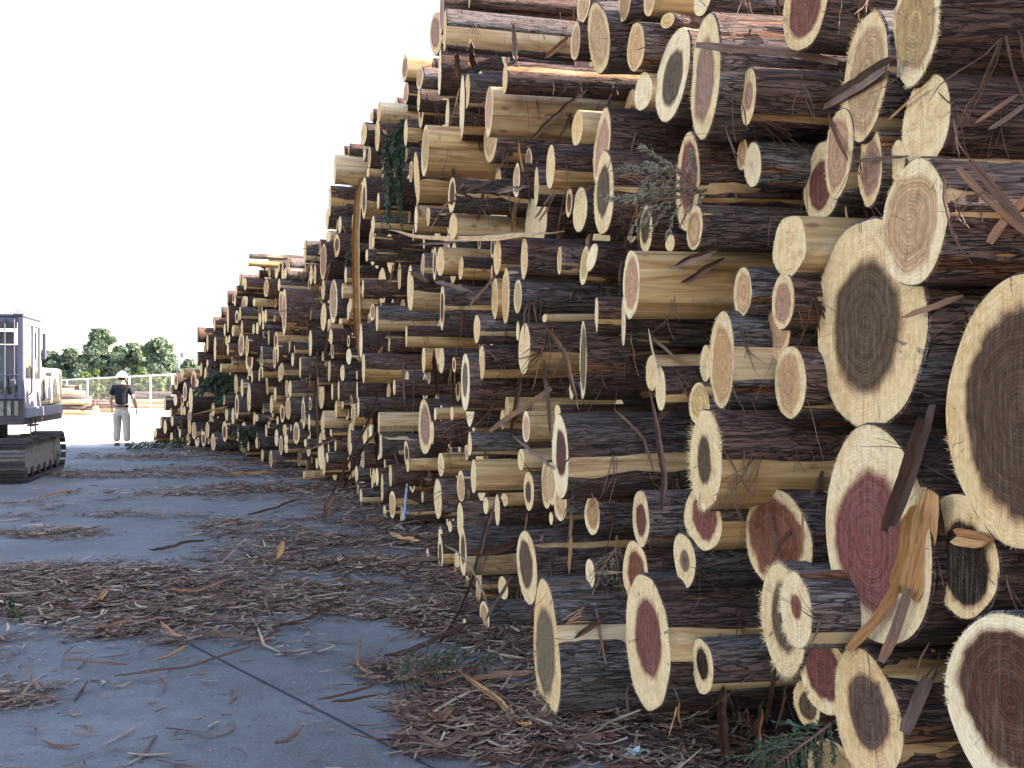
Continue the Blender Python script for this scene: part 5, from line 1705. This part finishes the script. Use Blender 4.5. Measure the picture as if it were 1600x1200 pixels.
# ------------------------------------------------------------------ the man walking away
def person():
    root = empty('person', on_ground(190, 697), (0, 0, R_(8)))
    # local: he faces +y (away); x to his right
    skin = flat('skin', (0.46, 0.27, 0.20), .55, .4, 0, .08, 20)
    shirt = flat('black t-shirt', (0.018, 0.018, 0.022), .85, .2, 0, .3, 12)
    trouser = flat('khaki trousers', (0.40, 0.355, 0.275), .85, .2, 0, .15, 14)
    shoe = flat('dark grey shoes', (0.05, 0.05, 0.055), .6, .3)
    helm = flat('white helmet shell', (0.82, 0.82, 0.80), .35, .5)
    hair = flat('dark hair', (0.02, 0.016, 0.014), .7, .3)
    belt = flat('black belt', (0.02, 0.018, 0.018), .5, .4)
    def skinmesh(name, verts, edges, radii, mat, parent, sub=2):
        me = bpy.data.meshes.new(name); me.from_pydata(verts, edges, []); me.materials.append(mat)
        o = link(name, me, parent)
        sk = o.modifiers.new('skin', 'SKIN'); sk.use_smooth_shade = True
        for i, r in enumerate(radii):
            d = me.skin_vertices[0].data[i]; d.radius = r if isinstance(r, tuple) else (r, r); d.use_root = (i == 0)
        ss = o.modifiers.new('sub', 'SUBSURF'); ss.levels = sub; ss.render_levels = sub
        return o
    # body: head, neck, arms, hands' palms as one figure (legs continue inside the trousers)
    Vb = [(0, 0, .97), (0, 0, 1.16), (0, .01, 1.34), (0, .02, 1.46), (0, .03, 1.55), (0, .04, 1.64), (0, .045, 1.70),
          (-.17, .01, 1.42), (-.225, -.01, 1.28), (-.255, 0, 1.13), (-.25, .05, .98), (-.245, .07, .90),
          (.17, .01, 1.42), (.235, -.01, 1.28), (.285, -.02, 1.13), (.315, .02, .98), (.33, .04, .90),
          (-.09, 0, .90), (-.10, .06, .50), (-.10, .02, .12), (.09, 0, .90), (.105, -.04, .50), (.12, -.12, .14)]
    Eb = [(0, 1), (1, 2), (2, 3), (3, 4), (4, 5), (5, 6), (3, 7), (7, 8), (8, 9), (9, 10), (10, 11), (3, 12), (12, 13), (13, 14), (14, 15), (15, 16), (0, 17), (17, 18), (18, 19), (0, 20), (20, 21), (21, 22)]
    Rb = [(.13, .09), (.13, .085), (.14, .09), (.09, .07), .05, (.075, .09), (.07, .085), 0.06, .055, .048, .042, .032, .06, .055, .048, .042, .032, .075, .05, .035, .075, .05, .035]
    body = skinmesh('body', Vb, Eb, Rb, skin, root)
    for s, w in ((-1, Vector(Vb[11])), (1, Vector(Vb[16]))):
        hv, he, hr = [tuple(w), tuple(w + Vector((0, .01, -.045))), tuple(w + Vector((0, .015, -.08)))], [(0, 1), (1, 2)], [.026, (.018, .036), (.015, .038)]
        for k, fl in enumerate((.062, .074, .070, .056)):
            b = w + Vector((s * .004, .045 - k * .02, -.085)); o = len(hv)
            hv += [tuple(b), tuple(b + Vector((-s * .006, .004, -fl * .5))), tuple(b + Vector((-s * .018, .004, -fl)))]
            he += [(2, o), (o, o + 1), (o + 1, o + 2)]; hr += [.0095, .009, .0075]
        o = len(hv); hv += [tuple(w + Vector((-s * .01, .045, -.045))), tuple(w + Vector((-s * .018, .065, -.085)))]; he += [(1, o), (o, o + 1)]; hr += [.011, .009]
        skinmesh('hand', hv, he, hr, skin, root, 1)
    # shirt: torso and short sleeves
    Vs = [(0, 0, .955), (0, -.005, 1.12), (0, 0, 1.30), (0, .01, 1.43), (0, .02, 1.49), (-.16, .01, 1.415), (-.215, -.005, 1.31), (-.24, -.005, 1.21), (.16, .01, 1.415), (.22, -.005, 1.31), (.255, -.012, 1.21)]
    Es = [(0, 1), (1, 2), (2, 3), (3, 4), (3, 5), (5, 6), (6, 7), (3, 8), (8, 9), (9, 10)]
    skinmesh('shirt', Vs, Es, [(.165, .115), (.165, .115), (.175, .12), (.115, .09), (.062, .062), .085, .075, .072, .085, .075, .072], shirt, root)
    Vt = [(0, 0, .96), (0, 0, .88), (-.10, .0, .80), (-.115, .065, .50), (-.12, .03, .26), (-.12, .01, .09), (.10, 0, .80), (.125, -.035, .50), (.145, -.09, .27), (.15, -.13, .10)]
    Et = [(0, 1), (1, 2), (2, 3), (3, 4), (4, 5), (1, 6), (6, 7), (7, 8), (8, 9)]
    skinmesh('trousers', Vt, Et, [(.175, .13), (.18, .135), (.115, .12), .098, .09, .09, (.115, .12), .098, .09, .09], trouser, root)
    m = MB(); m.tube([(0, 0, .945), (0, 0, .985)], .001, 4)
    b = MB(); n = 28; o = 0
    for z, k in ((.945, 1), (.985, 1)):
        for i in range(n): a = i * 6.2832 / n; b.v.append((.168 * math.cos(a), .118 * math.sin(a), z))
    for i in range(n): b.f.append((i, (i + 1) % n, n + (i + 1) % n, n + i))
    b.build('belt', belt, root, True)
    for x, y in ((-.12, .02), (.15, -.12)):
        sv = MB(); sv.box((x, y + .05, .045), (.095, .27, .075), None, .78); sv.build('shoe', shoe, root, True, .02)
    # head details
    hd = MB(); hd.tube([(0, .035, 1.60), (0, .035, 1.66)], [.083, .09], 16); hd.build('hair', hair, root, True)
    fa = MB()
    for s in (-1, 1): fa.tube([(s * .082, .045, 1.60), (s * .092, .05, 1.625), (s * .084, .05, 1.65)], [.012, .016, .012], 8)
    fa.tube([(0, .125, 1.60), (0, .15, 1.60), (0, .12, 1.64)], [.012, .016, .01], 8)
    fa.build('ear', skin, root, True)
    hm = MB(); n = 24; rows = 8
    for j in range(rows):
        a = (j / (rows - 1)) * math.pi / 2 * .98
        for i in range(n):
            t = i * 6.2832 / n; hm.v.append((.125 * math.cos(t) * math.cos(a), .035 + .15 * math.sin(t) * math.cos(a), 1.665 + .15 * math.sin(a)))
    for j in range(rows - 1):
        for i in range(n): hm.f.append((j * n + i, j * n + (i + 1) % n, (j + 1) * n + (i + 1) % n, (j + 1) * n + i))
    hm.f.append(tuple((rows - 1) * n + i for i in range(n)))
    hobj = hm.build('helmet', helm, root, True)
    br = MB()
    for rr_, z in ((.98, 1.678), (1.09, 1.670), (1.09, 1.660), (.98, 1.668)):
        for i in range(n): t = i * 6.2832 / n; f_ = 1 + .12 * max(0, math.sin(t)); br.v.append((.125 * rr_ * math.cos(t), .035 + .15 * rr_ * f_ * math.sin(t), z))
    for j in range(4):
        for i in range(n): br.f.append((j * n + i, j * n + (i + 1) % n, ((j + 1) % 4) * n + (i + 1) % n, ((j + 1) % 4) * n + i))
    br.build('brim', helm, hobj, True)
    ri = MB(); ri.tube([(0, -.10, 1.72), (0, -.06, 1.79), (0, .035, 1.82), (0, .13, 1.79), (0, .17, 1.72)], .012, 8); ri.build('ridge', helm, hobj, True)
    tag(root, 'man in black t-shirt, khaki trousers and white helmet walking away', 'person')
person()

# ------------------------------------------------------------------ far side of the yard
def far(px, d, z=0.0): return Vector(((px - 800) * d / F, d, z))
def fence():
    gal = flat('galvanised pipe', (0.62, 0.65, 0.67), .5, .5, .2, .1, 3)
    a, b = far(40, 50), far(330, 44)
    za, zb = 1.62, 2.05
    root = empty('fence', a)
    m = MB(); m.tube([Vector((0, 0, za)), b - a + Vector((0, 0, zb))], .036, 8); m.build('rail', gal, root, True)
    for px in (58, 111, 145, 211, 243, 275, 310):
        t = (px - 40) / 290; p = (b - a) * t
        zt = za + (zb - za) * t
        m = MB(); m.tube([p, p + Vector((0, 0, zt))], .038, 8); m.build('post', gal, root, True)
    w = MB()
    for k in range(26):
        t0 = k / 26; t1 = (k + 1) / 26
        p0 = (b - a) * t0; p1 = (b - a) * t1; h0 = za + (zb - za) * t0; h1 = za + (zb - za) * t1
        for q in range(7):
            w.tube([p0 + Vector((0, 0, .1 + q * .23)), p1 + Vector((0, 0, .1 + q * .23 + (h1 - h0)))], 0.0018, 4, False)
        for q in range(6):
            p = p0.lerp(p1, q / 6); w.tube([p + Vector((0, .01, .05)), p + Vector((0, .01, h0))], .0018, 4, False)
    w.build('wire_mesh', gal, root)
    tag(root, 'pale metal pipe fence with wire mesh in front of the trees', 'fence')
fence()

def far_logs():
    r = np.random.default_rng(3)
    def simple_log(p, R, L, az, label, group, tone, hc):
        ax = np.array([math.cos(az), math.sin(az), r.normal(0, .01)])
        parts = log_arrays(R, L, -ax, np.array([-1, r.normal(0, .05), r.normal(0, .05)]), r.choice(list('pspb')), 'w', 0.0, tone, 900 + int(tone * 999), 16, 1, 6, 0, math.pi)
        root = empty('log')
        m4 = Matrix(np.array(frame_from_axis(ax)).tolist()).to_4x4(); m4.translation = p
        root.matrix_world = m4
        tag(root, label, 'log', group)
        emit_parts(parts, tone, {'heart': hc, 'ratio': HC_RATIO[hc]}, root)
    # left stack, seen from the side: logs lie across the view
    rows = [(6, 0), (5, .23), (5, .45), (4, .66), (3, .86), (2, 1.04), (1, 1.2)]
    FB = ['frontmost', 'second from the front', 'third from the front', 'fourth from the front', 'fifth from the front', 'rearmost']
    WORD = ['bottom', 'second', 'third', 'fourth', 'fifth', 'sixth', 'top']
    for j, (n, z) in enumerate(rows):
        for k in range(n):
            R = .12 + r.random() * .035
            x0 = far(88 - r.random() * 14, 46 + k * .32).x
            L = (far(157, 46).x - far(88, 46).x) * (1.14 - .10 * j) + r.normal(0, .15)
            simple_log(Vector((x0, 45.2 + k * .30 + j * .14, z + R)), R, L, r.normal(0.02, .03), 'pale log in the %s layer of the far left stack, %s' % (WORD[j], FB[k]), 'logs in the far left stack', .75 + .25 * r.random(), 'w')
    rows = [(5, 0), (5, .26), (4, .5), (3, .72)]
    for j, (n, z) in enumerate(rows):
        for k in range(n):
            R = .14 + r.random() * .035
            x0 = far(206 + r.normal(0, 2) + 2 * j, 58).x
            L = (far(262, 58).x - far(206, 58).x) + 1.2 - .25 * j
            simple_log(Vector((x0, 57 + k * .34 + j * .16, z + R)), R, L, r.normal(0.0, .025), 'pale log in the %s layer of the far right stack, %s' % (WORD[j], FB[k]), 'logs in the far right stack', .75 + .25 * r.random(), 'w')
    # low stack between
    for j, (n, z) in enumerate([(3, 0), (2, .22), (1, .42)]):
        for k in range(n):
            R = .12 + r.random() * .03
            simple_log(Vector((far(140, 50).x, 49.5 + k * .3 + j * .15, z + R)), R, 2.0 - .2 * j, r.normal(0.0, .05), 'short pale log, %s layer of the low stack behind the man, %s' % (WORD[j], FB[k]), 'logs in the low stack behind the man', r.random(), 'w')
far_logs()

# ---- trees beyond the fence: trunk, limbs and thousands of leaf faces gathered in clumps
def mat_leaf(name, c0, c1):
    m = NT(name, .6, .3)
    to = m.attr('tone').outputs['Fac']
    m.color(m.ramp(to, [(0.0, c0), (1.0, c1)]))
    m.b.inputs['Subsurface Weight'].default_value = 0.0
    tr = m.n('ShaderNodeBsdfTranslucent'); mx = m.n('ShaderNodeMixShader'); mx.inputs[0].default_value = .3
    m.l(m.ramp(to, [(0.0, tuple(x * 1.3 for x in c0)), (1.0, tuple(x * 1.3 for x in c1))]), tr.inputs['Color'])
    out = m.t.nodes['Material Output']
    m.l(m.b.outputs[0], mx.inputs[1]); m.l(tr.outputs[0], mx.inputs[2]); m.l(mx.outputs[0], out.inputs['Surface'])
    return m.m
M['leaf'] = mat_leaf('broad leaf', (0.06, 0.10, 0.068), (0.12, 0.175, 0.105))  # green lightened and blued: distant haze is put into the leaf colour
M['leaf2'] = mat_leaf('young leaf', (0.075, 0.12, 0.04), (0.15, 0.20, 0.07))
M['trunk'] = flat('tree bark', (0.10, 0.08, 0.065), .9, .2, 0, .3, 6)
def tree(name, label, px, d, top_py, wpx, nleaf, seed, mat, group, base=0.15, lw=.10):
    r = np.random.default_rng(seed)
    b = far(px, d); H = HC + (600 - top_py) * d / F; Rw = wpx * d / F / 2
    root = empty(name, b)
    t = MB()
    t.tube([(0, 0, 0), (.05, 0, H * .3), (.0, .05, H * .55), (.02, 0, H * .85)], [.05 * H * .6, .034 * H * .6, .022 * H * .6, .006 * H], 8)
    nl = 9
    cl = []
    for k in range(26):
        zc = H * (base + (1 - base) * ((k + .5) / 26) ** .8 * .97)
        prof = math.sin(min(1, (zc / H - base) / (1 - base) * .92 + .12) * math.pi) ** .6
        a = k * 2.399 + r.normal(0, .3); rad = Rw * prof * r.uniform(.35, 1.1)
        c = Vector((math.cos(a) * rad, math.sin(a) * rad, zc))
        cl.append((c, Rw * r.uniform(.16, .40)))
        if k % 2 == 0: t.tube([(0, 0, max(H * .15, zc - rad * .7)), tuple(c * .5 + Vector((0, 0, zc * .45))), tuple(c)], [.02 * H * .4, .012 * H * .4, .003 * H], 5)
    t.build('trunk', M['trunk'], root, True)
    idx = r.integers(0, len(cl), nleaf)
    C = np.array([tuple(c[0]) for c in cl])[idx]; RR = np.array([c[1] for c in cl])[idx]
    v = r.normal(0, 1, (nleaf, 3)); v /= np.linalg.norm(v, axis=1)[:, None]
    P = C + v * (RR * r.random(nleaf) ** .45)[:, None] * np.array([1.15, 1.15, .8])
    P[:, 2] = np.clip(P[:, 2], .05, H)
    n = v + r.normal(0, .6, (nleaf, 3)) + np.array([0, 0, .4]); n /= np.linalg.norm(n, axis=1)[:, None]
    s = np.cross(n, r.normal(0, 1, (nleaf, 3))); s /= np.linalg.norm(s, axis=1)[:, None]
    u = np.cross(n, s)
    L = lw * r.uniform(.6, 1.4, nleaf)[:, None]
    V = np.stack([P - u * L, P + s * L * .55, P + u * L, P - s * L * .55], 1).reshape(-1, 3)
    f = np.arange(nleaf * 4).reshape(-1, 4)
    to = np.repeat(np.clip(r.random(nleaf) * .7 + .3 * (idx % 5) / 4, 0, 1), 4)
    o = link('crown', mesh_np('crown', V, [f], [mat], None, False, {'tone': ('FLOAT', to)}), root)
    tag(root, label, 'tree', group)
G = 'trees beyond the fence'
tree('broadleaf_tree', 'tallest dark round crowned tree rising left of the man', 157, 72, 514, 70, 7500, 1, M['leaf'], G, .12, .15)
tree('broadleaf_tree', 'dark tree standing directly behind the man', 206, 74, 536, 60, 6000, 2, M['leaf'], G, .1, .15)
tree('broadleaf_tree', 'tall tree with dark left side right of the man', 250, 72, 527, 66, 7000, 3, M['leaf'], G, .1, .15)
tree('broadleaf_tree', 'low dark tree between the excavator and the tallest tree', 110, 74, 545, 60, 5500, 4, M['leaf'], G, .06, .15)
tree('broadleaf_tree', 'low round tree just right of the excavator', 76, 74, 549, 60, 5500, 5, M['leaf'], G, .06, .15)
tree('broadleaf_tree', 'small tree showing between the last tree and the log stack', 296, 78, 560, 40, 2600, 6, M['leaf'], G, .06, .15)
tree('broadleaf_tree', 'small tree half behind the excavator cab', 34, 76, 556, 40, 2600, 7, M['leaf'], G, .06, .15)
for k, (px, tp, w, d) in enumerate([(132, 582, 22, 62), (150, 576, 16, 61), (186, 586, 26, 62), (222, 574, 22, 62), (247, 588, 26, 61), (268, 590, 22, 62), (100, 592, 24, 63), (168, 592, 30, 62), (92, 590, 34, 63), (120, 584, 30, 63), (205, 588, 34, 63), (235, 586, 34, 63), (258, 584, 34, 63), (285, 590, 34, 63)]):
    lab = ['round light green shrub behind the low far logs', 'narrow upright light green shrub left of the man', 'low light green shrub behind the man', 'bright green shrub at the right of the man', 'light green shrub by the fence post', 'light green shrub next to the log stack', 'light green shrub behind the left far stack', 'low shrub filling in left of the man', 'dense shrub at the right side of the excavator', 'dense shrub under the tallest tree', 'dense shrub hidden partly by the man', 'dense shrub right of the man behind the fence', 'dense shrub under the tree with the dark left side', 'dense shrub beside the far end of the pile'][k]
    tree('shrub', lab, px, d, tp, w * 1.25, 2200, 20 + k, M['leaf2'] if k < 8 else M['leaf'], 'shrubs along the fence', .02, .11)

def building():
    p = far(284, 190); wall = flat('pale rendered wall', (0.62, 0.64, 0.66), .8, .3)
    rf = flat('grey roof', (0.4, 0.4, 0.42), .8, .3); gl = flat('window glass', (0.12, 0.15, 0.19), .2, .5)
    root = empty('building', p)
    Wd = 1.25; H = 9.0
    m = MB(); m.box((0, 3, H / 2), (Wd, 6, H)); m.build('wall', wall, root)
    m = MB(); m.box((0, 3, H + .12), (Wd + .3, 6.3, .24)); m.build('roof', rf, root)
    for j in range(3):
        m = MB(); m.box((0, -.02, 2.0 + j * 2.7), (.62, .06, 1.0)); m.build('window', gl, root)
    tag(root, 'pale narrow building rising behind the rightmost tree', 'building')
building()
def hill():
    m = MB(); n = 60
    for i in range(n + 1):
        x = -430 + 400 * i / n; y = 620
        h = 18 * math.exp(-((x + 300) / 80) ** 2) + 10 * math.exp(-((x + 200) / 60) ** 2) + 1.2 * math.sin(i * 1.7)
        m.v += [(x, y - 60, 0), (x, y, max(.5, h + HC)), (x, y + 90, 0)]
    for i in range(n):
        a = 3 * i; m.f += [(a, a + 3, a + 4, a + 1), (a + 1, a + 4, a + 5, a + 2)]
    tag(m.build('hill', flat('wooded hill', (0.06, 0.09, 0.06), .9, .2, 0, .3, .05), None, True), 'low wooded hill on the horizon', kind='structure')
hill()
print('TRIS', sum(len(o.data.loops) - 2 * len(o.data.polygons) for o in S.objects if o.type == 'MESH'), 'OBJS', len(S.objects))
